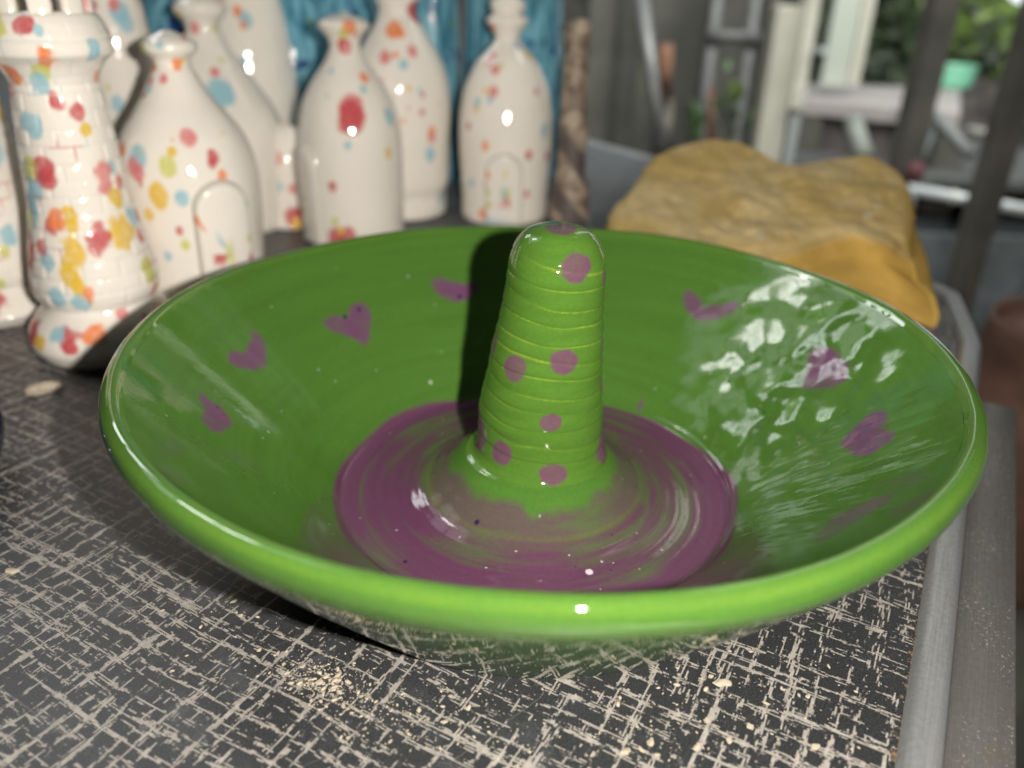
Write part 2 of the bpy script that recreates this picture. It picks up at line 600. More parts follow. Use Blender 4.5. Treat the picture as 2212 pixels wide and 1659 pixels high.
def poly_sd(poly, X, Y):
    """signed distance, inside negative"""
    poly = np.asarray(poly)
    d = np.full(X.shape, 1e9)
    ins = np.zeros(X.shape, bool)
    n = len(poly)
    for i in range(n):
        a, b = poly[i], poly[(i + 1) % n]
        ex, ey = b - a
        wx, wy = X - a[0], Y - a[1]
        tt = np.clip((wx * ex + wy * ey) / (ex * ex + ey * ey + 1e-18), 0, 1)
        d = np.minimum(d, np.hypot(wx - ex * tt, wy - ey * tt))
        c = ((a[1] > Y) != (b[1] > Y)) & (X < (b[0] - a[0]) * (Y - a[1]) / (b[1] - a[1] + 1e-18) + a[0])
        ins ^= c
    return np.where(ins, -d, d)


# --- outside and rim
NU = 960
po = resample(prof_out, .0006)
Vo, TH = lathe(po, NU)
wob = 1 + .0012 * np.sin(2 * TH + .6) + .0007 * np.sin(5 * TH + 2)
Vo[..., 0] *= wob; Vo[..., 1] *= wob
Vo[..., 2] += (po[:, 1] / .0624)[:, None] ** 3 * (.0007 * np.sin(2 * TH + 1.1) + .0004 * np.sin(7 * TH))
rimw = sstep(.046, .052, po[:, 1])[:, None]
nz = fnoise(Vo, 90, 3, 2) - .5
R_ = np.hypot(Vo[..., 0], Vo[..., 1])
Vo[..., :2] *= (1 + rimw * nz * .0030)[..., None]
co = np.broadcast_to(GREEN, Vo.shape).copy()
streak = fnoise(np.stack([TH[None] * 1.2 + 0 * Vo[..., 0], Vo[..., 2] * 900, 0 * Vo[..., 0]], -1), 1.0, 21, 3)
co *= (.74 + .40 * streak + .14 * fnoise(Vo, 45, 27, 3))[..., None]
# glaze thins and yellows on the crest of the lip
crest = np.exp(-((po[:, 1] - .0612) / .0009) ** 2)[:, None] * (.35 + .65 * vnoise(np.stack([TH * 14, 0 * TH, 0 * TH], -1), 1, 5))[None]
co = co * (1 - .28 * crest[..., None]) + np.array([.14, .22, .02]) * (.28 * crest[..., None])
low = np.exp(-((po[:, 1] - .0538) / .0008) ** 2)[:, None] * (np.arange(len(po)) > 30)[:, None] * vnoise(np.stack([TH * 9, 0 * TH, 0 * TH], -1), 1, 6)[None]
co = co * (1 - .25 * low[..., None]) + np.array([.15, .23, .02]) * (.25 * low[..., None])
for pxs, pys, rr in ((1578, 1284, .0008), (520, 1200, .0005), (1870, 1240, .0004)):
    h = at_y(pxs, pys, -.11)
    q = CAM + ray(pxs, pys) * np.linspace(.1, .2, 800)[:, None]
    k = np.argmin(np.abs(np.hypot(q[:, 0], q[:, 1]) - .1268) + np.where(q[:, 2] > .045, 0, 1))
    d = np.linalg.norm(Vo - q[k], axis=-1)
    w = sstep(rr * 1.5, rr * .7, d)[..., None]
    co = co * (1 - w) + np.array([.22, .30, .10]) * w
dish_glaze = glaze_mat('green_dish_glaze', .025, .000003, 90, ior=1.85)
link('rim_and_underside', grid_mesh('rim_and_underside', Vo, True, co), dish_glaze, dish)

# --- inside
pi_ = resample(prof_in, .00036)
NU2 = 1280
Vi, TI = lathe(pi_, NU2)
wob = 1 + .0012 * np.sin(2 * TI + .6) + .0007 * np.sin(5 * TI + 2)
wi = (pi_[:, 0] / .1204)[:, None] ** 2
Vi[..., 0] *= 1 + (wob - 1) * wi; Vi[..., 1] *= 1 + (wob - 1) * wi
Vi[..., 2] += (pi_[:, 1] / .0624)[:, None] ** 3 * (.0007 * np.sin(2 * TI + 1.1) + .0004 * np.sin(7 * TI))
RI = pi_[:, 0][:, None] + 0 * TI[None]
AI = 0 * RI + TI[None]
X0, Y0 = RI * np.cos(AI), RI * np.sin(AI)
P3 = np.stack([X0, Y0, pi_[:, 1][:, None] + 0 * AI], -1)
wall = sstep(.0665, .075, RI) * sstep(.1215, .112, RI)
# rumpled glaze on the right-hand wall, almost smooth on the left
ang = (AI + np.pi) % (2 * np.pi) - np.pi
rum = np.exp(-((ang - .28) / .50) ** 2)
n1 = fnoise(P3 + .012 * (fnoise(P3, 60, 9, 2) - .5)[..., None], 95, 31, 2)
ridge = 1 - np.abs(2 * n1 - 1)
ridge = ridge ** 3
n2 = fnoise(P3, 210, 41, 2) - .5
disp = wall * (rum * (.0017 * (vnoise(P3 + .006 * (fnoise(P3, 60, 9, 2) - .5)[..., None], 92, 31) - .5) + .00050 * (vnoise(P3, 190, 41) - .5)) + (1 - rum) * .00010 * (fnoise(P3, 70, 51, 2) - .5) + .00022 * (vnoise(P3, 40, 61) - .5))
# long brush ridges running up the wall on the near right side
uv = np.stack([RI * 45, (AI + RI * 5) * 26, 0 * RI], -1)
br = (fnoise(uv, 1.0, 71, 2) - .5) * np.exp(-((ang + .42) / .40) ** 2) * wall
disp = disp + br * .00034 + .00030 * (.22 + .78 * sstep(-.2, .7, np.cos(AI + .45))) * np.exp(-((RI - .0668 - .0004 * np.sin(3 * AI)) / .0007) ** 2)
# faint throwing rings on the floor
disp = disp + sstep(.066, .060, RI) * .00003 * np.sin(RI * 1500 + 2 * AI + 3 * fnoise(P3, 60, 81, 2))
nrm = np.gradient(pi_, axis=0)
nrm = np.stack([nrm[:, 1], -nrm[:, 0]], -1)
nrm /= np.linalg.norm(nrm, axis=1)[:, None]
nrm *= np.sign(nrm[:, 1:2] + 1e-9)
Vi[..., 0] += disp * nrm[:, 0][:, None] * np.cos(AI)
Vi[..., 1] += disp * nrm[:, 0][:, None] * np.sin(AI)
Vi[..., 2] += disp * nrm[:, 1][:, None]

ci = np.broadcast_to(GREEN, Vi.shape).copy()
streak = fnoise(np.stack([AI * 2.0, RI * 500, 0 * RI], -1), 1.0, 22, 3)
cloud = fnoise(P3, 28, 23, 3)
ci *= (.84 + .20 * streak + .14 * cloud)[..., None]
# purple painted floor
edge = .0680 - .0022 * np.sin(AI) + .0016 * (vnoise(np.stack([np.cos(AI) * 3, np.sin(AI) * 3, 0 * AI], -1), 1, 91) - .5) * 2 - .0006 * np.cos(AI - 1.2)
brush = fnoise(np.stack([np.cos(AI + RI * 25) * 1.3, np.sin(AI + RI * 25) * 1.3, RI * 270], -1), 1.0, 95, 3)
patch = fnoise(P3, 55, 97, 2)
thick = sstep(.25, .53, .60 * brush + .40 * patch + .07 * sstep(.045, .066, RI))
jag = .0268 - .0018 * np.sin(AI) + .0030 * (fnoise(np.stack([np.cos(AI) * 4.2, np.sin(AI) * 4.2, RI * 60], -1), 1.0, 99, 4) - .5) * 2
muted = sstep(.042, .034, RI)                       # thinly rubbed ring round the foot of the peg
cov = sstep(edge + .0009, edge - .0010, RI) * (.36 + .62 * thick) * (1 - .30 * muted)
cov = cov * sstep(jag - .0012, jag + .0022, RI)
ci = ci * (1 - cov[..., None]) + PURP * cov[..., None]
ring = np.exp(-((RI - .0365) / .0008) ** 2) * (.5 + .5 * vnoise(np.stack([AI * 2, 0 * AI, 0 * AI], -1), 1, 3))
ci = ci * (1 - .35 * ring[..., None]) + np.array([.10, .15, .012]) * .35 * ring[..., None]
# hearts
for k, hp in enumerate(HEARTS):
    q = [wall_hit(*p) for p in hp]
    q = [a for a in q if a]
    if len(q) < 4: continue
    am = math.atan2(np.mean([math.sin(a) for a, r in q]), np.mean([math.cos(a) for a, r in q]))
    rm = np.mean([r for a, r in q])
    loc = np.array([[((a - am + math.pi) % (2 * math.pi) - math.pi) * rm, r * 1.38] for a, r in q])
    X = ((AI - am + np.pi) % (2 * np.pi) - np.pi) * rm
    Y = RI * 1.38
    near = np.hypot(X - loc[:, 0].mean(), Y - loc[:, 1].mean()) < .03
    sd = poly_sd(loc, X[near], Y[near]) + .0022 * (fnoise(P3[near], 260, 100 + k, 3) - .5)
    w = sstep(.0007, -.0014, sd) * (.58 + .50 * fnoise(P3[near], 150, 7 + k, 3)) * (.80 + .20 * sstep(0, -.003, sd))
    w = np.clip(w, 0, 1)
    w = (w * .93)[:, None]
    ci[near] = ci[near] * (1 - w) + PURP * np.array([1.35, 1.15, 1.60]) * w
# specks of dark blue and one of bare white
SPK = [(745, 683, .0009), (775, 667, .0008), (993, 640, .0009), (1030, 1127, .0009), (875, 1212, .0008), (1770, 800, .0005), (1795, 798, .0004), (1780, 790, .0004),
       (1875, 965, .0005), (1862, 972, .0004), (1650, 890, .0006), (1640, 925, .0005), (1720, 960, .0006), (1450, 1170, .0006), (470, 880, .0004), (1320, 1230, .0004)]
for x, y, r in SPK:
    h = wall_hit(x, y)
    if not h: continue
    d = np.hypot(X0 - h[1] * math.cos(h[0]), Y0 - h[1] * math.sin(h[0]))
    w = (sstep(r * 1.2, r * .5, d) * .9)[..., None]
    ci = ci * (1 - w) + np.array([.010, .008, .045]) * w
for x, y, r in ((1273, 1234, .0012), (1300, 1212, .0004), (1325, 1215, .0003), (1230, 1198, .0003), (1050, 1225, .0003), (930, 826, .0006), (1115, 1190, .0003)):
    h = wall_hit(x, y)
    if not h: continue
    d = np.hypot(X0 - h[1] * math.cos(h[0]), Y0 - h[1] * math.sin(h[0]))
    w = sstep(r * 1.05, r * .85, d)[..., None]
    ci = ci * (1 - w) + np.array([.50, .44, .48]) * w
gp = np.random.default_rng(77)  # pinholes and specular sparkles painted as pale specks, some specks dark
for k in range(110):
    rr0 = gp.uniform(.03, .10) if k < 80 else gp.uniform(.07, .115)
    aa0 = gp.uniform(-np.pi, np.pi)
    near = (np.abs(RI - rr0) < .0012) & (np.abs(((AI - aa0 + np.pi) % (2 * np.pi)) - np.pi) * rr0 < .0012)
    d = np.hypot(X0[near] - rr0 * math.cos(aa0), Y0[near] - rr0 * math.sin(aa0))
    r_ = gp.uniform(.00022, .00042)
    w = (sstep(r_ * 1.2, r_ * .5, d) * .8)[:, None]
    ci[near] = ci[near] * (1 - w) + (np.array([.42, .42, .40]) if gp.random() < .7 else np.array([.012, .02, .02])) * w
inner_glaze = glaze_mat('dish_inner_glaze', .05, .00008, 130, rvar=.10)
link('bowl', grid_mesh('bowl', Vi, True, ci), inner_glaze, dish)

# --- peg
pegp = [(.0262, .0164, .0000), (.0240, .0186, .0003), (.0231, .0193, .0010), (.0224, .0203, .0015), (.0214, .0230, .0016), (.0207, .0280, .0015), (.0203, .0350, .0013), (.0194, .0420, .0015),
        (.0185, .0480, .0019), (.0175, .0570, .0024), (.0162, .0670, .0034), (.0152, .0770, .0040), (.0148, .0825, .0041), (.0141, .0870, .0041),
        (.0124, .0912, .0041), (.0098, .0940, .0041), (.0060, .0956, .0041), (.0025, .0961, .0041), (.0002, .0962, .0041)]
pp = resample(pegp, .00026)
NP = 420
Vp, TP = lathe(pp[:, :2], NP, pp[:, 2])
Zp = pp[:, 1][:, None] + 0 * TP[None]
Ap = 0 * Zp + TP[None]
Rp = pp[:, 0][:, None] + 0 * Ap
Q3 = np.stack([np.cos(Ap) * Rp, np.sin(Ap) * Rp, Zp], -1)
phase = (Zp - .0295) / .00555 + Ap / (2 * np.pi) + .16 * np.cos(Ap) + .30 * (vnoise(Q3, 90, 5) - .5) + .10 * np.sin(Zp * 700)
fr = phase - np.floor(phase)
body = sstep(.0205, .0235, Zp) * sstep(.0905, .0865, Zp)
groove = np.exp(-(np.minimum(fr, 1 - fr) / .060) ** 2)
sc = sstep(0, .25, fr) * sstep(1, .4, fr)
hnoise = vnoise(np.stack([Ap * 1.5, np.floor(phase) * 5.1, 0 * Ap], -1), 1, 17)
dr = body * (sc * .00016 - groove * .00010 * (.4 + .9 * hnoise)) + .00018 * (fnoise(Q3, 160, 19, 2) - .5) * sstep(.0186, .022, Zp)
dr += .00012 * np.sin(Ap * 3 + Zp * 160) * body
Vp[..., 0] += dr * np.cos(Ap); Vp[..., 1] += dr * np.sin(Ap)
cpg = np.broadcast_to(GREEN * np.array([1.12, 1.06, .9]), Vp.shape).copy()
cpg *= (.88 + .26 * fnoise(np.stack([Ap * 1.2, Zp * 420, 0 * Ap], -1), 1, 29, 3))[..., None]
line = body * groove * np.clip(hnoise * 1.9 - .55, 0, 1) * (.35 + .65 * vnoise(np.stack([Ap * 7, np.floor(phase) * 3.3, 0 * Ap], -1), 1, 23)) * sstep(.018, .05, Zp)
cpg = cpg * (1 - .6 * line[..., None]) + np.array([.30, .40, .035]) * .6 * line[..., None]
# scuffed patch low on the front
DOTS = [(1247, 580, 33, 30), (1111, 796, 24, 27), (1221, 782, 30, 26), (1190, 912, 25, 18), (1083, 977, 23, 26), (1194, 1022, 30, 22), (1066, 745, 8, 36), (1309, 745, 7, 44),
        (1307, 825, 8, 22), (1036, 930, 16, 38), (1302, 965, 14, 28), (1311, 596, 9, 18), (1205, 486, 34, 20)]
zc = np.interp
for x, y, rx, ry in DOTS:
    Y0p = 0.0
    for _ in range(3):
        h = at_y(x, y, Y0p)
        rz_ = np.interp(h[2], pp[:, 1], pp[:, 0]); cxz = np.interp(h[2], pp[:, 1], pp[:, 2])
        s = np.clip((h[0] - cxz) / rz_, -.985, .985)
        Y0p = -rz_ * math.sqrt(1 - s * s)
    if y < 500:
        cen = np.array([h[0] + .001, -.003, .0962])
    else:
        cen = np.array([cxz + rz_ * s, Y0p, h[2]])
    px2m = np.linalg.norm(cen - CAM) / FPX
    D = Vp - cen
    tx = np.array([-(cen[1]), cen[0] - (cxz if y > 500 else 0), 0]); tx /= (np.linalg.norm(tx) + 1e-9)
    if y < 500:
        dd = np.hypot(D[..., 0] / (rx * px2m), D[..., 1] / (rx * px2m * 1.0))
        dd = np.where(Zp > .088, dd, 9)
    else:
        cosf = max(.35, math.sqrt(1 - s * s))
        dd = np.sqrt(((D @ tx) / (rx * px2m / cosf)) ** 2 + (D[..., 2] / (ry * px2m * 1.08)) ** 2 + (np.maximum(0, np.linalg.norm(D, axis=-1) - .012) * 400) ** 2)
    dd = dd + .35 * (fnoise(Q3, 260, int(x), 2) - .5)
    w = (sstep(1.14, .84, dd) * (.55 + .45 * fnoise(Q3, 180, 3 + int(x), 3)))[..., None]
    cpg = cpg * (1 - w) + PURP * 1.25 * w
link('peg', grid_mesh('peg', Vp, True, cpg), glaze_mat('peg_glaze', .05, .00006, 160), dish)


# ------------------------------------------------------------------ splashed ceramic models
RED, PINK, BLUE, YEL, ORA, LIME = (np.array(c) for c in ((.52, .075, .085), (.66, .20, .20), (.30, .52, .60), (.72, .47, .05), (.80, .22, .06), (.56, .57, .14)))
WHITE = np.array([.80, .755, .68])
white_glaze = glaze_mat('splashed_white_glaze', .06, .00016, 45, .03)


def figure_profile(pts, Y, zbase=0.0, step=.0012, base_r=None):
    """outline (py, left, right) of a turned ceramic seen at distance y = Y -> rows of (z, radius, centre x)"""
    rows = []
    for py, l, r in pts:
        a = at_y(l, py, Y); b = at_y(r, py, Y)
        rows.append(((b[0] - a[0]) / 2, (a[2] + b[2]) / 2, (a[0] + b[0]) / 2))
    rows = np.array(rows)[::-1]
    cx = np.median(rows[:, 2])
    p = rows[:, :2]
    if p[0, 1] > zbase + .004:
        p = np.concatenate([[[base_r or p[0, 0], zbase]], p])
    else:
        p[:, 1] += zbase - p[0, 1] if p[0, 1] < zbase else 0
    p = np.concatenate([[[p[0, 0] * .82, p[0, 1] - .0]], [[p[0, 0] * .985, p[0, 1] + .0006]], p[1:] if p[1, 1] - p[0, 1] > .002 else p[2:], [[p[-1, 0] * .55, p[-1, 1] + p[-1, 0] * .22], [.0004, p[-1, 1] + p[-1, 0] * .30]]])
    return resample(p, step), cx


def splash(V, centres, cols, radii, seed, soft=.10, irregular=.5, base=None):
    col = np.broadcast_to(WHITE, V.shape).copy() if base is None else base
    col *= (.97 + .06 * fnoise(V, 40, seed, 2))[..., None]
    nn = fnoise(V, 170, seed + 5, 2) - .5
    n2 = vnoise(V, 500, seed + 9)
    for c, cc, r in zip(centres, cols, radii):
        d = np.linalg.norm((V - c) * np.array([1, 1, .78]), axis=-1) / r + irregular * nn
        w = sstep(1.0 + soft, 1.0 - soft - .12, d) * (.72 + .28 * n2)
        w = w[..., None]
        col = col * (1 - w) + cc * w
    return col


def turned(name, pts, Y, spots, seed, label, group, cat='ceramic model', nrand=46, rmin=.0006, rmax=.0026, nu=220, zbase=0.0, base_r=None, child='body'):
    prof, cx = figure_profile(pts, Y, zbase, base_r=base_r)
    root = empty(name, (cx, Y, 0))
    tag(root, label, cat, group)
    V, th = lathe(prof, nu)
    V[..., 0] *= 1 + .010 * np.sin(2 * th + seed)
    V[..., :2] *= (1 + .022 * (fnoise(V + seed, 55, seed, 2) - .5) + .008 * (fnoise(V, 170, seed + 1, 2) - .5))[..., None]
    cs, cl, rd = [], [], []
    for x, y, rp, c in spots:
        h = at_y(x, y, Y)
        r = np.interp(h[2], prof[:, 1], prof[:, 0])
        s = np.clip((h[0] - cx) / r, -.97, .97)
        cs.append((r * s, -r * math.sqrt(1 - s * s), h[2])); cl.append(c)
        rd.append(rp * np.linalg.norm(h - CAM) / FPX * 1.05)
    g = np.random.default_rng(seed)
    pal = [RED, PINK, BLUE, BLUE, YEL, ORA, LIME]
    for k in range(nrand):
        j = g.integers(len(prof)); a = g.uniform(0, 2 * np.pi)
        cs.append((prof[j, 0] * math.cos(a), prof[j, 0] * math.sin(a), prof[j, 1]))
        cl.append(pal[g.integers(len(pal))]); rd.append(g.uniform(rmin, rmax) * (1 if g.random() < .85 else 1.8))
    col = splash(V, np.array(cs), cl, rd, seed)
    o = link(child, grid_mesh(name + '_' + child, V, True, col), white_glaze, root)
    return root, prof, cx


def arch_slab(root, prof, azim, half_w, z0, z1, proud, seed, spots=()):
    """arched doorway standing proud of a kiln: a rounded slab whose face follows the wall"""
    n = 28
    pts = []
    zc_ = z1 - half_w
    for k in range(n + 1):
        a = math.pi * k / n
        pts.append((half_w * math.cos(a), zc_ + half_w * math.sin(a)))
    outline = [(half_w, z0)] + pts + [(-half_w, z0)]
    outline = resample(np.array(outline), .0012)
    cen = np.array([0, (z0 + z1) / 2])
    layers = [(1.10, -.012), (1.03, proud * .35), (1.0, proud * .75), (.95, proud * .97), (.86, proud), (.70, proud), (.5, proud), (.25, proud), (.01, proud)]
    V = []
    for sc_, off in layers:
        q = cen + (outline - cen) * sc_
        rr = np.interp(q[:, 1], prof[:, 1], prof[:, 0])
        rr = np.maximum(rr, prof[:, 0].max() * .80)
        rad = np.sqrt(np.maximum(rr ** 2 - q[:, 0] ** 2, 1e-6)) + off
        V.append(np.stack([q[:, 0], -rad, q[:, 1]], -1))
    V = np.array(V)
    c, s = math.cos(azim), math.sin(azim)
    V = np.stack([V[..., 0] * c - V[..., 1] * s, V[..., 0] * s + V[..., 1] * c, V[..., 2]], -1)
    g = np.random.default_rng(seed)
    cs, cl, rd = [], [], []
    for k in range(10):
        j, i = g.integers(1, len(layers)), g.integers(V.shape[1])
        cs.append(V[j, i]); cl.append([RED, BLUE, BLUE, ORA, LIME][g.integers(5)]); rd.append(g.uniform(.0012, .003))
    col = splash(V, cs, cl, rd, seed)
    col[0:3] *= np.array([.74, .75, .72])          # greyer in the corner round the arch
    return link('doorway', grid_mesh('doorway', V, True, col), white_glaze, root)


KG = 'bottle-shaped ceramic kilns with coloured splashes'
k1p = [(70, 356, 394), (80, 335, 415), (95, 317, 431), (110, 320, 428), (125, 338, 418), (143, 340, 416), (152, 338, 424), (172, 331, 436), (195, 318, 447), (215, 306, 458), (250, 288, 489), (286, 272, 516),
       (329, 263, 536), (370, 262, 546), (401, 266, 550), (458, 277, 554), (520, 289, 556), (580, 299, 555), (625, 306, 552), (640, 310, 548)]
Y1 = .176
k1, pr1, cx1 = turned('bottle_kiln', k1p, Y1, [
    (448, 278, 15, PINK), (496, 321, 12, RED), (496, 333, 9, RED), (311, 304, 12, ORA), (355, 318, 20, BLUE), (346, 335, 15, PINK), (362, 346, 13, PINK), (425, 304, 9, YEL), (421, 332, 16, LIME), (404, 387, 19, YEL),
    (384, 427, 10, YEL), (450, 395, 12, BLUE), (514, 360, 10, ORA), (340, 474, 28, RED), (345, 490, 22, RED), (348, 600, 27, RED), (318, 612, 22, RED), (395, 136, 11, ORA), (403, 128, 6, YEL), (344, 144, 10, ORA), (402, 82, 5, PINK),
    (305, 244, 8, RED), (309, 232, 7, RED), (334, 200, 6, RED), (345, 186, 8, BLUE), (445, 461, 7, RED), (270, 470, 10, YEL), (455, 490, 9, LIME), (320, 640, 10, ORA)], 3,
    'white bottle-shaped ceramic kiln with coloured spots standing right of the castle tower', KG, nrand=26, base_r=.037)


def span(Y, cx, xl, xr, yt):
    a = at_y(xl, yt, Y)[0] - cx; b = at_y(xr, yt, Y)[0] - cx
    return a, b


arch_slab(k1, pr1, math.radians(46), .0135, 0.0, at_y(510, 388, Y1)[2] + .004, .0035, 5)
# ring plinth below the first kiln, partly in the shadow of the dish
k2p = [(30, 745, 772), (38, 722, 795), (51, 699, 808), (62, 703, 804), (78, 716, 792), (98, 722, 786), (118, 712, 788), (136, 700, 795), (152, 689, 806), (176, 674, 822), (200, 664, 838), (220, 658, 848), (255, 652, 858),
       (288, 650, 864), (330, 651, 866), (372, 655, 867), (430, 662, 868), (500, 668, 868)]
Y2 = .302
k2, pr2, cx2 = turned('bottle_kiln', k2p, Y2, [
    (779, 226, 27, PINK), (779, 238, 27, RED), (796, 162, 10, ORA), (847, 244, 13, BLUE), (850, 255, 10, BLUE), (850, 320, 9, YEL), (744, 379, 9, RED), (750, 486, 18, RED), (775, 484, 18, RED), (752, 98, 12, RED), (745, 92, 8, RED),
    (766, 62, 14, ORA), (752, 70, 10, LIME), (776, 294, 7, BLUE), (798, 185, 7, BLUE), (728, 148, 6, BLUE), (760, 470, 7, YEL)], 8,
    'white bottle-shaped ceramic kiln with one large red spot high on its front', KG, nrand=22, base_r=.033)
arch_slab(k2, pr2, math.radians(-47), .0125, 0.0, at_y(684, 312, Y2)[2] + .003, .0035, 6)
k4p = [(10, 1075, 1112), (18, 1060, 1126), (30, 1054, 1132), (42, 1060, 1130), (48, 1064, 1128), (56, 1054, 1140), (66, 1053, 1144), (78, 1062, 1136), (98, 1072, 1124), (108, 1068, 1126), (125, 1048, 1136), (152, 1020, 1154), (180, 1006, 1168),
       (210, 996, 1180), (240, 993, 1188), (278, 992, 1194), (330, 994, 1194), (372, 998, 1192), (440, 1003, 1188), (480, 1006, 1186)]
Y4 = .375
k4, pr4, cx4 = turned('bottle_kiln', k4p, Y4, [
    (1075, 144, 10, PINK), (1072, 186, 10, PINK), (1036, 223, 7, YEL), (1101, 245, 7, YEL), (1055, 298, 8, ORA), (1055, 186, 5, YEL), (1145, 320, 8, RED), (1178, 274, 11, BLUE), (1019, 261, 7, RED), (1066, 57, 8, ORA), (1118, 98, 10, BLUE),
    (1066, 118, 9, RED), (1060, 128, 8, RED), (1038, 210, 8, BLUE), (1025, 380, 8, BLUE), (1050, 440, 9, ORA), (1140, 400, 7, RED), (1160, 190, 6, RED), (1065, 205, 6, BLUE)], 12,
    'white bottle-shaped ceramic kiln with a doorway, standing beside the brown spindle', KG, nrand=22, base_r=.034)
arch_slab(k4, pr4, math.radians(2), .0128, 0.0, at_y(1096, 315, Y4)[2], .004, 9)
k3p = [(6, 845, 876), (14, 822, 902), (34, 811, 915), (50, 816, 908), (68, 824, 901), (85, 822, 905), (102, 813, 914), (130, 797, 930), (162, 780, 948), (185, 770, 957), (210, 763, 965), (264, 758, 970), (320, 759, 967), (372, 764, 963),
       (430, 768, 959), (446, 774, 953), (449, 774, 951), (495, 776, 950)]
Y3 = .378
turned('bottle_kiln', k3p, Y3, [
    (895, 20, 17, RED), (905, 32, 14, RED), (862, 62, 16, ORA), (875, 70, 10, ORA), (847, 118, 12, PINK), (901, 105, 10, PINK), (870, 112, 6, ORA), (943, 274, 11, ORA), (943, 286, 9, PINK), (940, 318, 12, BLUE), (925, 230, 6, PINK),
    (956, 420, 9, BLUE), (932, 460, 14, RED), (886, 130, 9, BLUE), (900, 180, 5, YEL), (920, 185, 5, BLUE), (926, 195, 5, RED), (843, 165, 6, PINK), (890, 470, 7, BLUE)], 15,
    'white ceramic kiln with red and orange knob, behind the kiln with the large red spot', KG, nrand=22, base_r=.040)
k5p = [(18, 430, 470), (30, 405, 495), (45, 395, 507), (60, 402, 502), (75, 415, 490), (90, 417, 486), (108, 408, 490), (130, 398, 499), (160, 380, 518), (200, 360, 544), (230, 345, 563), (258, 333, 581), (309, 320, 599), (360, 318, 602), (430, 322, 598), (500, 328, 592)]
Y5 = .330
turned('bottle_kiln', k5p, Y5, [
    (505, 184, 22, BLUE), (514, 196, 20, BLUE), (547, 300, 13, RED), (545, 316, 12, RED), (435, 57, 10, PINK), (560, 290, 9, BLUE), (490, 150, 9, PINK), (573, 360, 12, RED), (565, 345, 9, RED)], 18,
    'white ceramic kiln with a pale blue patch, behind the kiln right of the tower', KG, nrand=26, base_r=.042)
k6p = [(-190, 500, 548), (-170, 478, 568), (-150, 488, 560), (-130, 496, 552), (-90, 478, 566), (-40, 458, 580), (0, 446, 588), (60, 438, 600), (120, 430, 610), (200, 424, 618), (272, 420, 625), (340, 420, 625), (470, 428, 620)]
Y6 = .430
turned('bottle_kiln', k6p, Y6, [
    (493, 60, 11, ORA), (491, 80, 13, ORA), (488, 95, 10, ORA), (544, 23, 8, ORA), (521, 112, 6, YEL), (560, 40, 12, BLUE), (556, 50, 6, ORA), (505, 20, 12, LIME), (500, 5, 14, RED), (560, 125, 8, BLUE), (550, 150, 7, ORA), (595, 240, 8, LIME), (605, 210, 7, BLUE), (620, 300, 8, RED)], 23,
    'tallest white ceramic kiln, with orange drips, its top outside the picture', KG, nrand=20, base_r=.055)
k7p = [(-120, 215, 262), (-100, 198, 280), (-80, 205, 272), (-60, 210, 268), (-20, 195, 285), (20, 182, 296), (70, 174, 304), (150, 168, 310), (230, 166, 312), (330, 168, 310), (430, 174, 305), (560, 180, 300)]
Y7 = .285
turned('bottle_kiln', k7p, Y7, [
    (283, 25, 16, BLUE), (292, 45, 14, BLUE), (272, 6, 9, PINK), (243, 145, 7, PINK), (255, 125, 6, BLUE), (235, 10, 8, RED), (270, 180, 5, LIME)], 27,
    'white ceramic kiln standing behind the castle tower, its top out of the picture', KG, nrand=26, base_r=.040)
# small low kiln between the spotted ones
k8p = [(302, 612, 640), (312, 596, 655), (330, 582, 668), (355, 573, 677), (390, 568, 682), (440, 567, 684), (486, 566, 686), (492, 562, 690), (508, 562, 690)]
turned('bottle_kiln', k8p, .335, [
    (650, 455, 16, RED), (662, 448, 12, RED), (658, 468, 9, YEL), (612, 330, 12, PINK), (590, 365, 12, RED), (600, 500, 12, RED), (640, 505, 10, BLUE), (622, 390, 8, BLUE), (648, 395, 8, PINK)], 31,
    'low domed ceramic kiln with red and yellow splash between taller white kilns', KG, nrand=30, base_r=.034)


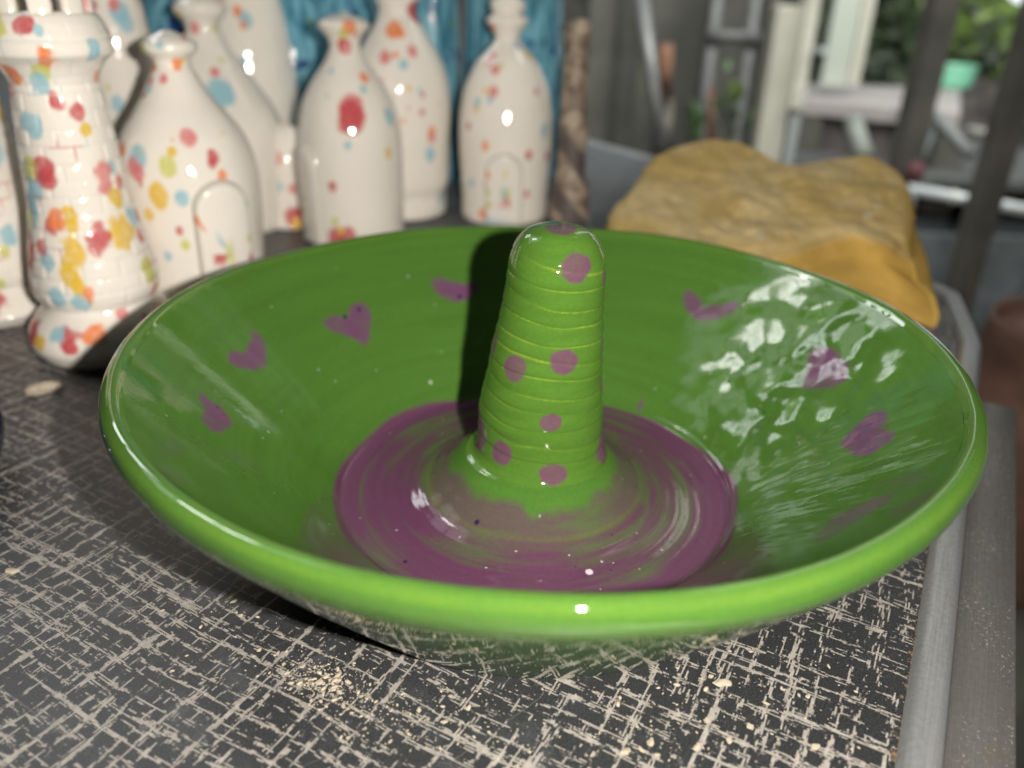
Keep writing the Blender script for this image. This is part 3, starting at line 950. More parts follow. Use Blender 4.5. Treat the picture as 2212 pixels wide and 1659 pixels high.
# --- castle towers
def tower(pts_shaft, pts_cap, pts_base, Y, seed, label, nspot, base_spots=()):
    """turned castle tower: plinth, brick-coursed shaft, flared parapet and merlons"""
    rows = []
    root = None
    parts = []
    for nm, pts in (('plinth', pts_base), ('shaft', pts_shaft), ('parapet', pts_cap)):
        rr = []
        for py, l, r in pts:
            a, b = at_y(l, py, Y), at_y(r, py, Y)
            rr.append(((b[0] - a[0]) / 2, (a[2] + b[2]) / 2, (a[0] + b[0]) / 2))
        parts.append((nm, np.array(rr)[::-1]))
    cx = np.median(np.concatenate([p[1][:, 2] for p in parts]))
    root = empty('castle_tower', (cx, Y, 0))
    tag(root, label, 'ceramic model', 'splashed ceramic castle towers')
    zoff = -parts[0][1][0, 1]
    g = np.random.default_rng(seed)
    pal = [RED, RED, PINK, BLUE, BLUE, YEL, ORA, LIME]
    for nm, rr in parts:
        p = rr[:, :2].copy()
        if nm == 'plinth':
            p[:, 1] = p[:, 1] + zoff * sstep(.03, 0, p[:, 1] - p[0, 1])
            p = np.concatenate([[[p[0, 0] * .8, .0001]], p])
        if nm == 'parapet':
            p = np.concatenate([p, [[p[-1, 0] - .002, p[-1, 1] + .0012], [.004, p[-1, 1] + .0012]]])
        prof = resample(p, .0008)
        V, th = lathe(prof, 300)
        Z = V[..., 2]
        A = 0 * Z + th[None]
        mort = 0 * Z
        if nm != 'plinth':
            ch, cw = .0068, .0125
            R0 = prof[:, 0].mean()
            n = max(8, int(2 * np.pi * R0 / cw))
            row = np.floor(Z / ch)
            fz = np.abs(Z / ch - row - .5) * 2
            fa = (A / (2 * np.pi) * n + .5 * (row % 2))
            fa = np.abs(fa - np.floor(fa) - .5) * 2
            mort = np.maximum(sstep(.80, .95, fz), sstep(.88, .97, fa))
            if nm == 'parapet': mort = mort * .35
            V[..., 0] -= mort * .0005 * np.cos(A); V[..., 1] -= mort * .0005 * np.sin(A)
            V[..., :2] *= (1 + .012 * (vnoise(V, 120, seed) - .5))[..., None]
        cs, cl, rd = [], [], []
        for k in range(nspot if nm == 'shaft' else nspot // 2):
            j = g.integers(len(prof)); a = g.uniform(0, 2 * np.pi)
            cs.append((prof[j, 0] * math.cos(a), prof[j, 0] * math.sin(a), prof[j, 1]))
            cl.append(pal[g.integers(len(pal))]); rd.append(g.uniform(.0020, .0062))
        if nm == 'plinth' or base_spots:
            for x, y, rp, c in base_spots:
                h = at_y(x, y, Y)
                r = np.interp(h[2], prof[:, 1], prof[:, 0])
                if not (prof[:, 1].min() - .002 < h[2] < prof[:, 1].max() + .002): continue
                s = np.clip((h[0] - cx) / r, -.97, .97)
                cs.append((r * s, -r * math.sqrt(1 - s * s), h[2])); cl.append(c); rd.append(rp * np.linalg.norm(h - CAM) / FPX)
        col = splash(V, np.array(cs) if cs else [], cl, rd, seed, soft=.14, irregular=1.5)
        # colour runs along the joints
        run = (mort * sstep(.56, .70, fnoise(V, 75, seed + 3, 2)))[..., None] * .55
        tint = np.where((vnoise(V, 45, seed + 4) > .5)[..., None], RED, BLUE)
        col = col * (1 - run) + tint * run
        link(nm, grid_mesh('tower_' + nm, V, True, col), white_glaze, root)
    # merlons round the top
    ptop = parts[2][1]
    R = ptop[-1, 0]; zt = ptop[-1, 1]
    n = 9
    for k in range(n):
        a0 = 2 * math.pi * (k + .22) / n; a1 = 2 * math.pi * (k + .80) / n
        aa = np.linspace(a0, a1, 9)
        sec = []
        for rr_, zz in ((R - .0012, zt - .002), (R - .0008, zt + .010), (R - .0022, zt + .0122), (R - .0065, zt + .0122), (R - .0080, zt + .010), (R - .0080, zt - .002)):
            sec.append(np.stack([rr_ * np.cos(aa), rr_ * np.sin(aa), 0 * aa + zz], -1))
        V = np.array(sec)
        bmm = bmesh.new()
        vs = [[bmm.verts.new(tuple(V[j, i])) for i in range(9)] for j in range(len(sec))]
        for j in range(len(sec) - 1):
            for i in range(8):
                bmm.faces.new((vs[j][i], vs[j][i + 1], vs[j + 1][i + 1], vs[j + 1][i]))
        bmm.faces.new([vs[j][0] for j in range(len(sec))]); bmm.faces.new([vs[j][8] for j in range(len(sec))][::-1])
        me = bm_mesh('merlon', bmm)
        a = me.color_attributes.new('glaze', 'FLOAT_COLOR', 'POINT')
        cc = [WHITE, LIME, YEL, WHITE, WHITE, RED, WHITE, LIME, WHITE][(k + seed) % 9]
        co_ = np.array([v.co for v in me.vertices])
        w = sstep(.45, .6, fnoise(co_, 150, seed + k, 2))[:, None]
        rgba = np.ones((len(me.vertices), 4), np.float32)
        rgba[:, :3] = cc * w + WHITE * (1 - w)
        a.data.foreach_set('color', rgba.reshape(-1))
        link('merlon', me, white_glaze, root)
    return root


shaftB = [(176, 36, 207), (200, 38, 213), (250, 46, 228), (315, 53, 243), (370, 56, 251), (430, 58, 258), (500, 54, 276), (550, 50, 286), (600, 50, 294), (622, 60, 292), (636, 74, 286)]
capB = [(30, 8, 228), (44, 2, 238), (66, -2, 246), (76, -3, 250), (79, 0, 247), (82, -3, 251), (98, -4, 253), (114, 0, 250), (120, 6, 244), (128, 14, 232), (140, 22, 221), (158, 31, 211), (178, 38, 205)]
baseB = [(632, 76, 288), (642, 78, 296), (650, 74, 306), (668, 58, 322), (700, 46, 334), (735, 44, 336), (765, 54, 326), (782, 68, 312)]
tower(shaftB, capB, baseB, .110, 5, 'white castle tower with brick courses and dense red, yellow and blue splashes', 46,
      [(120, 690, 26, RED), (135, 672, 20, RED), (157, 690, 14, YEL), (128, 722, 26, BLUE), (76, 720, 12, RED), (68, 740, 10, RED), (82, 770, 8, ORA), (230, 690, 12, RED), (200, 670, 16, BLUE), (215, 560, 20, YEL), (235, 585, 16, YEL), (252, 595, 12, ORA),
       (105, 500, 22, RED), (112, 520, 20, RED), (235, 610, 14, BLUE), (205, 440, 12, YEL), (212, 462, 10, YEL), (178, 449, 14, ORA), (115, 428, 26, BLUE), (100, 445, 20, LIME), (150, 340, 18, RED), (160, 370, 16, RED), (112, 340, 16, LIME), (85, 375, 16, RED),
       (165, 210, 14, RED), (200, 235, 14, RED), (80, 155, 18, ORA), (140, 148, 16, LIME), (135, 168, 14, BLUE), (215, 270, 10, YEL), (20, 105, 12, RED), (165, 105, 9, ORA), (225, 95, 14, BLUE), (60, 60, 22, LIME), (120, 45, 16, RED), (150, 60, 10, BLUE)])
shaftA = [(x[0] - 40, x[1] - 246, x[2] - 246) for x in shaftB]
capA = [(x[0] - 40, x[1] - 246, x[2] - 246) for x in capB]
baseA = [(x[0] - 55, x[1] - 246, x[2] - 262) for x in baseB]
tower(shaftA, capA, baseA, .150, 9, 'white splashed castle tower cut off by the left edge of the picture', 46,
      [(22, 430, 12, ORA), (26, 470, 10, ORA), (18, 520, 10, LIME), (30, 620, 22, RED), (20, 600, 14, RED), (20, 660, 14, BLUE)])

# --- blue models
m, nt, b = mat('mottled_blue_glaze')
nb = NB(nt)
oc = nb.obj()
sp3 = nb.n('ShaderNodeSeparateXYZ')
nt.links.new(oc, sp3.inputs[0])
st = nb.noise(nb.comb(nb.math('MULTIPLY', sp3.outputs[0], 160), nb.math('MULTIPLY', sp3.outputs[1], 160), nb.math('MULTIPLY', sp3.outputs[2], 28)), 1.0, 4, .6)
c = nb.mix(nb.range(st, .32, .70), (.045, .17, .25), (.22, .50, .62))
c = nb.mix(nb.range(nb.noise(oc, 55, 2), .62, .70), c, (.015, .05, .19))
c = nb.mix(nb.math('MULTIPLY', nb.range(nb.noise(oc, 45, 2), .66, .74), .5), c, (.20, .30, .12))
nt.links.new(c, b.inputs['Base Color'])
b.inputs['Roughness'].default_value = .06
nt.links.new(nb.bump(nb.noise(oc, 150, 2), 1.0, .0016), b.inputs['Normal'])
blue_mat = m


def blue_model(name, pts, Y, label, base_r=None):
    prof, cx = figure_profile(pts, Y, base_r=base_r)
    V, th = lathe(prof, 96)
    root = empty(name, (cx, Y, 0))
    tag(root, label, 'ceramic model', 'blue glazed ceramic models at the back')
    kz = V[..., 2]
    top_z = prof[:, 1].max()
    cut = int(len(prof) * .80)
    link('body', grid_mesh('blue_body', V[:cut + 1], True), blue_mat, root)
    link('cap', grid_mesh('blue_cap', V[cut:], True), blue_mat, root)
    return root


blue_model('blue_kiln', [(-60, 615, 640), (-45, 600, 655), (-25, 608, 648), (0, 600, 652), (44, 585, 664), (80, 574, 676), (118, 564, 688), (170, 555, 700), (250, 550, 706), (330, 552, 704), (470, 560, 696)], .46,
           'blue mottled ceramic kiln left of the kiln with the large red spot', .05)
blue_model('blue_kiln', [(-60, 725, 755), (-40, 708, 772), (-15, 712, 768), (10, 722, 762), (30, 715, 770), (60, 700, 785), (110, 680, 805), (180, 664, 822), (280, 660, 826), (470, 668, 818)], .52,
           'blue ceramic kiln whose neck shows above the kiln with the large red spot', .05)
blue_model('blue_kiln', [(-75, 375, 412), (-55, 352, 436), (-30, 342, 446), (0, 340, 446), (22, 352, 436), (40, 362, 424), (70, 352, 436), (110, 330, 456), (180, 308, 480), (300, 300, 488), (500, 310, 480)], .44,
           'dark blue ceramic kiln whose cap shows above the gap right of the castle tower', .05)
blue_model('blue_tower', [(-160, 866, 994), (-120, 864, 996), (-60, 868, 992), (-20, 872, 988), (60, 872, 988), (200, 870, 990), (350, 868, 992), (480, 868, 992)], .50,
           'tall blue ceramic tower between the two right-hand white kilns', .030)
blue_model('blue_tower', [(-160, 968, 1262), (-40, 972, 1256), (20, 976, 1250), (50, 980, 1244), (75, 992, 1228), (92, 1004, 1216), (120, 1006, 1212), (250, 1002, 1214), (400, 1000, 1214), (490, 1000, 1214)], .47,
           'broad blue ceramic tower with a flared top behind the rightmost white kiln', .062)

# --- brown spindle
m, nt, b = mat('mottled_spindle_clay')
nb = NB(nt)
oc = nb.obj()
sp3 = nb.n('ShaderNodeSeparateXYZ')
nt.links.new(oc, sp3.inputs[0])
band = nb.math('SINE', nb.math('ADD', nb.math('MULTIPLY', sp3.outputs[2], 150), nb.math('MULTIPLY', sp3.outputs[0], 190)))
n_ = nb.noise(oc, 90, 4, .6)
c = nb.mix(nb.range(n_, .35, .65), (.13, .09, .065), (.42, .34, .25))
c = nb.mix(nb.math('MULTIPLY', nb.range(band, -.5, .6), nb.range(nb.math('MULTIPLY', sp3.outputs[2], 1), .085, .06)), c, (.09, .07, .065))
nt.links.new(c, b.inputs['Base Color'])
b.inputs['Roughness'].default_value = .55
YS = .362
pts = [(70, 1222, 1262), (78, 1217, 1268), (100, 1215, 1270), (118, 1218, 1268), (130, 1222, 1260), (140, 1221, 1260), (150, 1216, 1264), (170, 1214, 1266), (230, 1213, 1267), (276, 1212, 1267), (282, 1208, 1269), (330, 1207, 1268), (380, 1206, 1267),
       (402, 1204, 1268), (410, 1196, 1272), (420, 1192, 1274), (445, 1190, 1274), (500, 1190, 1274)]
prof, cx = figure_profile(pts, YS, base_r=.0155)
root = empty('turned_spindle', (cx, YS, 0))
tag(root, 'brown and cream mottled turned spindle standing right of the white kilns', 'spindle')
V, th = lathe(prof, 64)
zsp = at_y(1240, 281, YS)[2]
k = int(np.argmin(np.abs(prof[:, 1] - zsp)))
zb_ = at_y(1240, 132, YS)[2]
k2_ = int(np.argmin(np.abs(prof[:, 1] - zb_)))
link('foot', grid_mesh('spindle_foot', V[:k + 1], True), m, root)
link('shaft', grid_mesh('spindle_shaft', V[k:k2_ + 1], True), m, root)
link('finial', grid_mesh('spindle_finial', V[k2_:], True), m, root)

# --- sliver of a dark navy pot at the left edge
a = at_z(2, 1010, 0)
pot = empty('navy_pot', (at_y(3, 990, a[1] - .012)[0] - .0388, a[1] - .012, 0))
tag(pot, 'dark navy glazed pot just peeping in at the left edge of the picture', 'pot')
pf = resample([(.022, .0002), (.028, .0006), (.031, .004), (.034, .012), (.0345, .018), (.032, .026), (.0300, .030), (.0312, .0325), (.0300, .0338), (.0280, .032), (.0275, .022), (.018, .008), (.0005, .007)], .0012)
V, th = lathe(pf, 80)
link('body', grid_mesh('navy_body', V, True), plain('navy_glaze', (.012, .010, .045), .1, var=.3), pot)

# ------------------------------------------------------------------ sponge
def on_slope(px, py, z0, s, y0=.19):
    d = ray(px, py)
    # z = z0 + s (y - y0)
    tt = (z0 + s * (CAM[1] - y0) - CAM[2]) / (d[2] - s * d[1])
    return CAM + d * tt


SL = .30
outl = [(1315, 478), (1322, 440), (1345, 415), (1378, 375), (1400, 340), (1450, 312), (1500, 300), (1550, 297), (1600, 306), (1650, 328), (1690, 346), (1725, 352), (1765, 345), (1820, 336), (1880, 336), (1930, 350), (1965, 385), (1980, 430), (1978, 480),
        (1975, 530), (1988, 568), (1955, 545), (1900, 516), (1845, 506), (1785, 518), (1730, 540), (1660, 552), (1560, 556), (1440, 560), (1345, 545), (1322, 515)]
op = np.array([on_slope(x, y, .036, SL) for x, y in outl])
op = resample(np.concatenate([op, op[:1]]), .0022)[:-1]
# soften the hand-traced outline a little
for _ in range(3):
    op = .5 * op + .25 * np.roll(op, 1, 0) + .25 * np.roll(op, -1, 0)
cen = op.mean(0)
n = len(op)
base = op.copy()
thick = .038
outn = op[:, :2] - cen[:2]
outn /= np.linalg.norm(outn, axis=1)[:, None]
layers = []
for off, dz in ((-.004, -thick), (.009, -thick * .97), (.0165, -thick * .86), (.0165, -thick * .70), (.0115, -thick * .45), (.002, -.0115), (.0002, -.0062), (-.0026, -.0022), (-.0075, 0.0)):
    L = op.copy()
    face = sstep(.40, .95, outn @ np.array([.58, -.815]))[:, None]
    L[:, :2] += outn * (off if off < .002 else off * (.18 + .82 * face))
    L[:, 2] += dz
    layers.append(L)
# refine the side wall
side = []
for k in range(len(layers) - 1):
    for q in np.linspace(0, 1, 5, endpoint=False):
        side.append(layers[k] * (1 - q) + layers[k + 1] * q)
side = np.array(side + [layers[-1]])
capr = []
for q in np.linspace(0.03, .999, 46):
    L = layers[-1] * (1 - q) + cen * q
    L[:, 2] = .036 + SL * (L[:, 1] - .19)
    L[:, 2] += .0015 * math.sin(min(1, q * 3) * math.pi / 2)
    capr.append(L)
V = np.concatenate([side, np.array(capr)])
nside = len(side)
istop = np.zeros(V.shape[:2]); istop[nside - 3:] = 1
facing = sstep(.0, .45, outn @ np.array([.72, -.69]))
pits = sstep(.62, .74, fnoise(V, 150, 33, 2)) * .0030
rough = (fnoise(V, 60, 3, 3) - .55) * .007 + (fnoise(V, 330, 13, 2) - .5) * .0011 - pits * .35
V[..., 2] += rough * istop
por = (fnoise(V, 240, 43, 2) - .5) * (1 - istop) * np.where(facing > .5, .0012, .006)[None]
V[..., 0] += por * outn[:, 0][None]; V[..., 1] += por * outn[:, 1][None]
V[..., 2] = np.maximum(V[..., 2], .0006)
V = V - np.array([cen[0], cen[1], 0])
tan = np.array([.53, .385, .145]); dusty = np.array([.58, .455, .24]); ochre = np.array([.50, .322, .080])
W = V + np.array([cen[0], cen[1], 0])
f = sstep(.30, .70, fnoise(W, 40, 71, 3))[..., None]
topc = dusty * f + tan * (1 - f)
lowt = .6 * sstep(.40, .30, fnoise(W, 130, 73, 2))[..., None]
topc = topc * (1 - .35 * lowt) + np.array([.44, .30, .09]) * .35 * lowt
wh = sstep(.76, .82, fnoise(W, 60, 77, 2))[..., None]
topc = topc * (1 - .7 * wh) + np.array([.72, .68, .66]) * .7 * wh
it = np.maximum(istop, (1 - facing)[None] * .85)
it[nside - 7:nside - 3] = np.maximum(it[nside - 7:nside - 3], .45)
lum = (.78 + .24 * fnoise(W, 160, 79, 2) + .22 * vnoise(W, 620, 83))[..., None]
colr = (topc * it[..., None] + ochre * (1 - it[..., None])) * lum
m, nt, b = mat('sponge_foam')
nb = NB(nt)
a_ = nb.n('ShaderNodeVertexColor'); a_.layer_name = 'glaze'
nt.links.new(a_.outputs[0], b.inputs['Base Color'])
b.inputs['Roughness'].default_value = .95
b.inputs['Specular IOR Level'].default_value = .1
nt.links.new(nb.bump(nb.noise(nb.obj(), 700, 4, .75), 1.0, .0012), b.inputs['Normal'])
sp_o = empty('sponge', (cen[0], cen[1], 0))
tag(sp_o, 'large ochre yellow sponge with lobed outline and rough dusty top on the counter', 'sponge')
cut = nside - 3
link('cut_side', grid_mesh('sponge_side', V[:cut + 1], True, colr[:cut + 1]), m, sp_o)
link('rough_top', grid_mesh('sponge_top', V[cut:], True, colr[cut:]), m, sp_o)

# ------------------------------------------------------------------ crumbs of dry clay
clay = plain('dry_clay', (.38, .33, .255), .9, var=.25, scale=500, spec=.2)
chips = []
for k in range(6):
    bm = bmesh.new()
    bmesh.ops.create_icosphere(bm, subdivisions=2, radius=1)
    g = random.Random(k)
    ph = [g.uniform(0, 6) for _ in range(4)]
    for v in bm.verts:
        p = v.co
        s = 1 + .28 * math.sin(2.3 * p.x + ph[0]) * math.cos(2.9 * p.y + ph[1]) + .18 * math.sin(4.1 * p.z + 3 * p.x + ph[2])
        v.co = Vector((p.x * s, p.y * s * .55, p.z * s * .22))
    me = bm_mesh('clay_crumb', bm)
    me.materials.append(clay)
    chips.append(me)
CR = [(653, 1440, 9, .9), (620, 1455, 6, .2), (600, 1412, 6, 1.3), (560, 1405, 6, 1.1), (548, 1418, 4, .3), (730, 1460, 9, 1.2), (705, 1462, 8, .7), (742, 1525, 8, 1.7), (780, 1505, 5, .5), (690, 1475, 8, .4), (725, 1490, 8, .2), (698, 1500, 6, 2.0), (752, 1475, 8, 2.6),
      (1560, 1478, 16, -.2), (1535, 1462, 6, .3), (1527, 1558, 9, 1.4), (1655, 1520, 7, -.4), (1692, 1490, 5, .2), (1745, 1505, 6, .6), (1790, 1440, 5, 1.5), (1575, 1600, 8, 1.2), (1620, 1570, 8, 2.0), (1505, 1615, 13, 1.0), (1350, 1625, 12, .9), (1405, 1605, 12, 1.1), (1385, 1620, 8, 2.0),
      (1760, 1615, 10, .3), (905, 1535, 7, 1.7), (1012, 1530, 8, 1.2), (960, 1560, 7, .6), (845, 1535, 6, 1.1), (870, 1500, 5, .4), (1340, 1420, 5, .3), (520, 1330, 5, .8), (410, 1255, 5, .4), (505, 1300, 7, 1.2), (28, 1235, 12, .1), (350, 1320, 5, .3)]
for k, (x, y, rp, rot) in enumerate(CR):
    p = at_z(x, y, 0)
    s = rp * np.linalg.norm(p - CAM) / FPX
    o = bpy.data.objects.new('clay_crumb', chips[k % 6])
    o.scale = (s, s * random.uniform(.8, 1.3), s * random.uniform(.9, 1.5))
    o.location = (p[0], p[1], s * .22)
    o.rotation_euler = (random.uniform(-.15, .15), random.uniform(-.15, .15), rot)
    C.objects.link(o)
    tag(o, 'small flake of dry cream clay lying on the patterned counter', 'crumb', 'loose clay flakes on the countertop')
p = at_z(92, 848, 0)
bm = bmesh.new()
bmesh.ops.create_icosphere(bm, subdivisions=3, radius=1)
for v in bm.verts:
    q = v.co
    s = 1 + .25 * math.sin(2.1 * q.x + 1) * math.cos(3 * q.y) + .12 * math.sin(5 * q.z + 2 * q.x)
    v.co = Vector((q.x * s * .0072 + .0012 * q.y, q.y * s * .0036, q.z * s * .0024))
o = link('clay_lump', bm_mesh('clay_lump', bm), clay)
o.location = (p[0], p[1], .0022); o.rotation_euler = (0, 0, .55)
tag(o, 'largest cream clay crumb, alone on the counter in front of the castle tower', 'crumb')
# fine crumbs and powder: far too many to count
bm = bmesh.new()
g = np.random.default_rng(4)
clus = [(690, 1470, 45, 190), (735, 1500, 45, 160), (660, 1440, 40, 70), (830, 1555, 60, 90), (1330, 1610, 120, 60), (960, 1540, 110, 90), (1520, 1560, 170, 70), (600, 1430, 110, 40), (1650, 1480, 130, 50), (1000, 1500, 300, 90), (560, 1300, 160, 30), (1750, 1560, 130, 40), (1250, 1560, 220, 60)]
for x, y, sg, cnt in clus:
    for k in range(cnt):
        px_, py_ = x + g.normal() * sg, y + g.normal() * sg * .45
        if py_ < 700: continue
        p = at_z(px_, py_, 0)
        if np.hypot(p[0], p[1]) < .0855: continue
        if (p[:2] - E0) @ NX > -.001: continue
        r = min(.0009, .00013 * math.exp(abs(g.normal()) * .75))
        mt = Matrix.Translation((p[0], p[1], r * .3)) @ Matrix.Rotation(g.uniform(0, 6.28), 4, 'Z') @ Matrix.Diagonal((r * 1.3, r * .7, r * .45, 1))
        bmesh.ops.create_icosphere(bm, subdivisions=1, radius=1, matrix=mt)
o = link('clay_powder', bm_mesh('clay_powder', bm), clay)
tag(o, 'scatter of fine cream clay crumbs on the counter in front of the dish', 'crumbs', kind='stuff')

# ------------------------------------------------------------------ the workshop behind (all far out of focus)
FZ = -.86
fm = plain('grey_concrete', (.20, .20, .20), .7, var=.18, scale=6)
bm = bmesh.new()
add_box(bm, (0, 3.0, FZ - .05), (16, 14, .1))
tag(link('floor', bm_mesh('floor', bm), fm, smooth=False), kind='structure')


def post(name, px, py, Y, wpx, depth, m, label, cat, z0=None, z1=1.6, group=None, part=None):
    p = at_y(px, py, Y)
    w = wpx * np.linalg.norm(p - CAM) / FPX
    z0 = FZ if z0 is None else z0
    bm = bmesh.new()
    add_box(bm, (0, 0, (z0 + z1) / 2), (w, depth, z1 - z0), bevel=min(w, depth) * .08)
    o = link(name, bm_mesh(name, bm), m, smooth=False)
    o.location = (p[0], Y, 0)
    tag(o, label, cat, group)
    return o


cream_paint = plain('cream_paint', (.46, .45, .38), .5, var=.12, scale=8)
pale_paint = plain('pale_blue_grey_paint', (.36, .39, .39), .5, var=.12, scale=8)
dark_post = plain('dark_weathered_timber', (.080, .076, .064), .8, var=.35, scale=12)
grey_steel = plain('grey_steel', (.10, .10, .10), .55, var=.2, scale=20)
# back wall with boards of uneven tone
m, nt, b = mat('stained_back_wall')
nb = NB(nt)
oc = nb.obj()
c = nb.mix(nb.range(nb.noise(oc, 2.6, 4, .6), .35, .65), (.036, .036, .031), (.085, .083, .072))
c = nb.mix(nb.math('MULTIPLY', nb.range(nb.noise(oc, 5.5, 2), .60, .74), .7), c, (.13, .14, .10))
nt.links.new(c, b.inputs['Base Color'])
b.inputs['Roughness'].default_value = .85
wall_x1 = at_y(1735, 150, 2.0)[0]
bm = bmesh.new()
add_box(bm, ((-3 + wall_x1) / 2, 2.1, .6), (3 + wall_x1, .08, 3.0))
tag(link('workshop_wall', bm_mesh('workshop_wall', bm), m, smooth=False), 'dark stained workshop wall behind the kilns and the sponge', 'wall')
# boards standing against it
for k, (px_, w_, tone, y0_) in enumerate(((1290, 52, .085, 1.9), (1352, 40, .05, 1.86), (1575, 90, .060, 1.88), (1648, 28, .075, 1.84))):
    post('leaning_board', px_, 200, y0_, w_, .02, plain('board_tone', (tone, tone * .98, tone * .84), .85, var=.3, scale=9),
         ['olive grey board against the wall nearest the spindle', 'narrow dark board against the wall right of the olive one', 'wide dark board behind the plant against the wall', 'thin board beside the cream post'][k], 'board', z1=1.4, group='boards against the workshop wall')
# slanting steel pole and rusty pole
p0, p1 = at_y(1384, -30, 1.25), at_y(1430, 330, 1.15)
bm = bmesh.new()
add_tube(bm, [p0, p1], .011, 16)
tag(link('steel_pole', bm_mesh('steel_pole', bm), plain('galvanised', (.19, .19, .19), .45, .3, var=.2)), 'thin grey steel pole slanting behind the counter', 'pole')
p0, p1 = at_y(1440, 95, 1.32), at_y(1428, 330, 1.32)
bm = bmesh.new()
add_tube(bm, [p0, (p0 + p1) / 2], .013, 14)
o = link('rusty_rod', bm_mesh('rusty_rod', bm), plain('rust', (.17, .085, .05), .85, var=.4))
tag(o, 'short rust brown rod right of the slanting pole', 'rod')
p1 = at_y(1428, 330, 1.34); p0 = at_y(1432, 215, 1.34)
bm = bmesh.new()
add_tube(bm, [p0, p1], .018, 14)
tag(link('grey_stake', bm_mesh('grey_stake', bm), plain('grey_wood', (.17, .16, .13), .8, var=.2)), 'pale grey stake below the rust brown rod', 'stake')
# dim metal rack: upright and rail
rack = empty('metal_rack', at_y(1560, 75, 1.6))
tag(rack, 'dim grey metal rack in front of the wall, left of the cream post', 'rack')
bm = bmesh.new()
a0, a1 = at_y(1528, 76, 1.6), at_y(1640, 82, 1.6)
add_tube(bm, [a0 - np.array(rack.location), a1 - np.array(rack.location)], .012, 10)
link('rail', bm_mesh('rack_rail', bm), grey_steel, rack)
for xx in (1540, 1622):
    bm = bmesh.new()
    a0 = at_y(xx, 76, 1.612)
    add_box(bm, (a0[0] - rack.location[0], .012, (FZ + a0[2] + .3) / 2 - rack.location[2]), (.022, .02, a0[2] + .3 - FZ))
    link('upright', bm_mesh('rack_upright', bm), grey_steel, rack)
# potted plant by the wall
leaf_g = plain('leaf_green', (.045, .085, .028), .5, var=.3, scale=30)
leaf_y = plain('leaf_yellow_green', (.11, .17, .045), .5, var=.3, scale=30)


def leaf_mesh(L, Wd):
    bm = bmesh.new()
    n_ = 7
    rows = []
    for k in range(n_ + 1):
        s = k / n_
        w = Wd * math.sin(math.pi * min(1, s * .92 + .06)) ** .8
        rows.append([bm.verts.new((-w, s * L, .08 * L * math.sin(s * 3) + .15 * w)), bm.verts.new((0, s * L, .08 * L * math.sin(s * 3))), bm.verts.new((w, s * L, .08 * L * math.sin(s * 3) + .15 * w))])
    for k in range(n_):
        for j in range(2):
            bm.faces.new((rows[k][j], rows[k][j + 1], rows[k + 1][j + 1], rows[k + 1][j]))
    return bm_mesh('leaf', bm)


lm_g = leaf_mesh(.055, .017); lm_g.materials.append(leaf_g)
lm_y = leaf_mesh(.055, .018); lm_y.materials.append(leaf_y)
pb = at_y(1545, 330, 1.45)
plant = empty('potted_plant', (pb[0], 1.45, FZ))
tag(plant, 'leafy green plant with red stem in front of the dark wall', 'plant')
rl_ = random.Random(3)
bm = bmesh.new()
ps = [np.array([pb[0], 1.45, FZ + .2]), at_y(1535, 300, 1.45), at_y(1536, 190, 1.45)]
add_tube(bm, [p - np.array(plant.location) for p in ps], [.008, .008, .005], 8)
link('stem', bm_mesh('plant_stem', bm), plain('red_stem', (.15, .045, .035), .6), plant)
bm = bmesh.new()
add_tube(bm, [(0, 0, 0), (0, 0, .02), (0, 0, .2)], [.08, .085, .11], 24)
link('pot', bm_mesh('plant_pot', bm), plain('terracotta', (.25, .10, .05), .8), plant)
LV = [(rl_.gauss(1590, 16), rl_.gauss(225, 40), rl_.uniform(.3, .62), lm_g) for _ in range(16)] + [(rl_.gauss(1512, 10), rl_.gauss(268, 24), rl_.uniform(.3, .6), lm_g) for _ in range(11)]
for k, (x, y, s_, me) in enumerate(LV + list(((1601, 193, .8, lm_y), (1512, 240, .85, lm_g), (1506, 270, 1.0, lm_g), (1587, 258, .9, lm_g), (1593, 235, .5, lm_g), (1565, 130, .5, lm_g), (1515, 285, .8, lm_g), (1580, 275, .6, lm_g), (1522, 255, .6, lm_y)))):
    p = at_y(x, y, 1.42 + .02 * (k % 3))
    o = bpy.data.objects.new('leaf', me)
    o.parent = plant
    o.location = p - np.array(plant.location) + np.array([0, 0, -.02])
    o.scale = (s_, s_, s_)
    o.rotation_euler = (1.0 + .25 * (k % 4), .5 * (k % 3 - 1), .9 * (k % 5 - 2))
    C.objects.link(o)

# cream post with its pale strip: the corner of a window frame
fr_ = empty('window_frame', (at_y(1700, 170, 1.30)[0], 1.30, 0))
tag(fr_, 'cream painted wooden window frame post behind the sponge', 'window frame')


def frame_part(name, xl, xr, py, Y, dep, z0, z1, m, root):
    a, b_ = at_y(xl, py, Y), at_y(xr, py, Y)
    bm = bmesh.new()
    add_box(bm, ((a[0] + b_[0]) / 2 - root.location[0], Y + dep / 2 - root.location[1], (z0 + z1) / 2), (b_[0] - a[0], dep, z1 - z0), bevel=.002)
    return link(name, bm_mesh(name, bm), m, root, smooth=False)


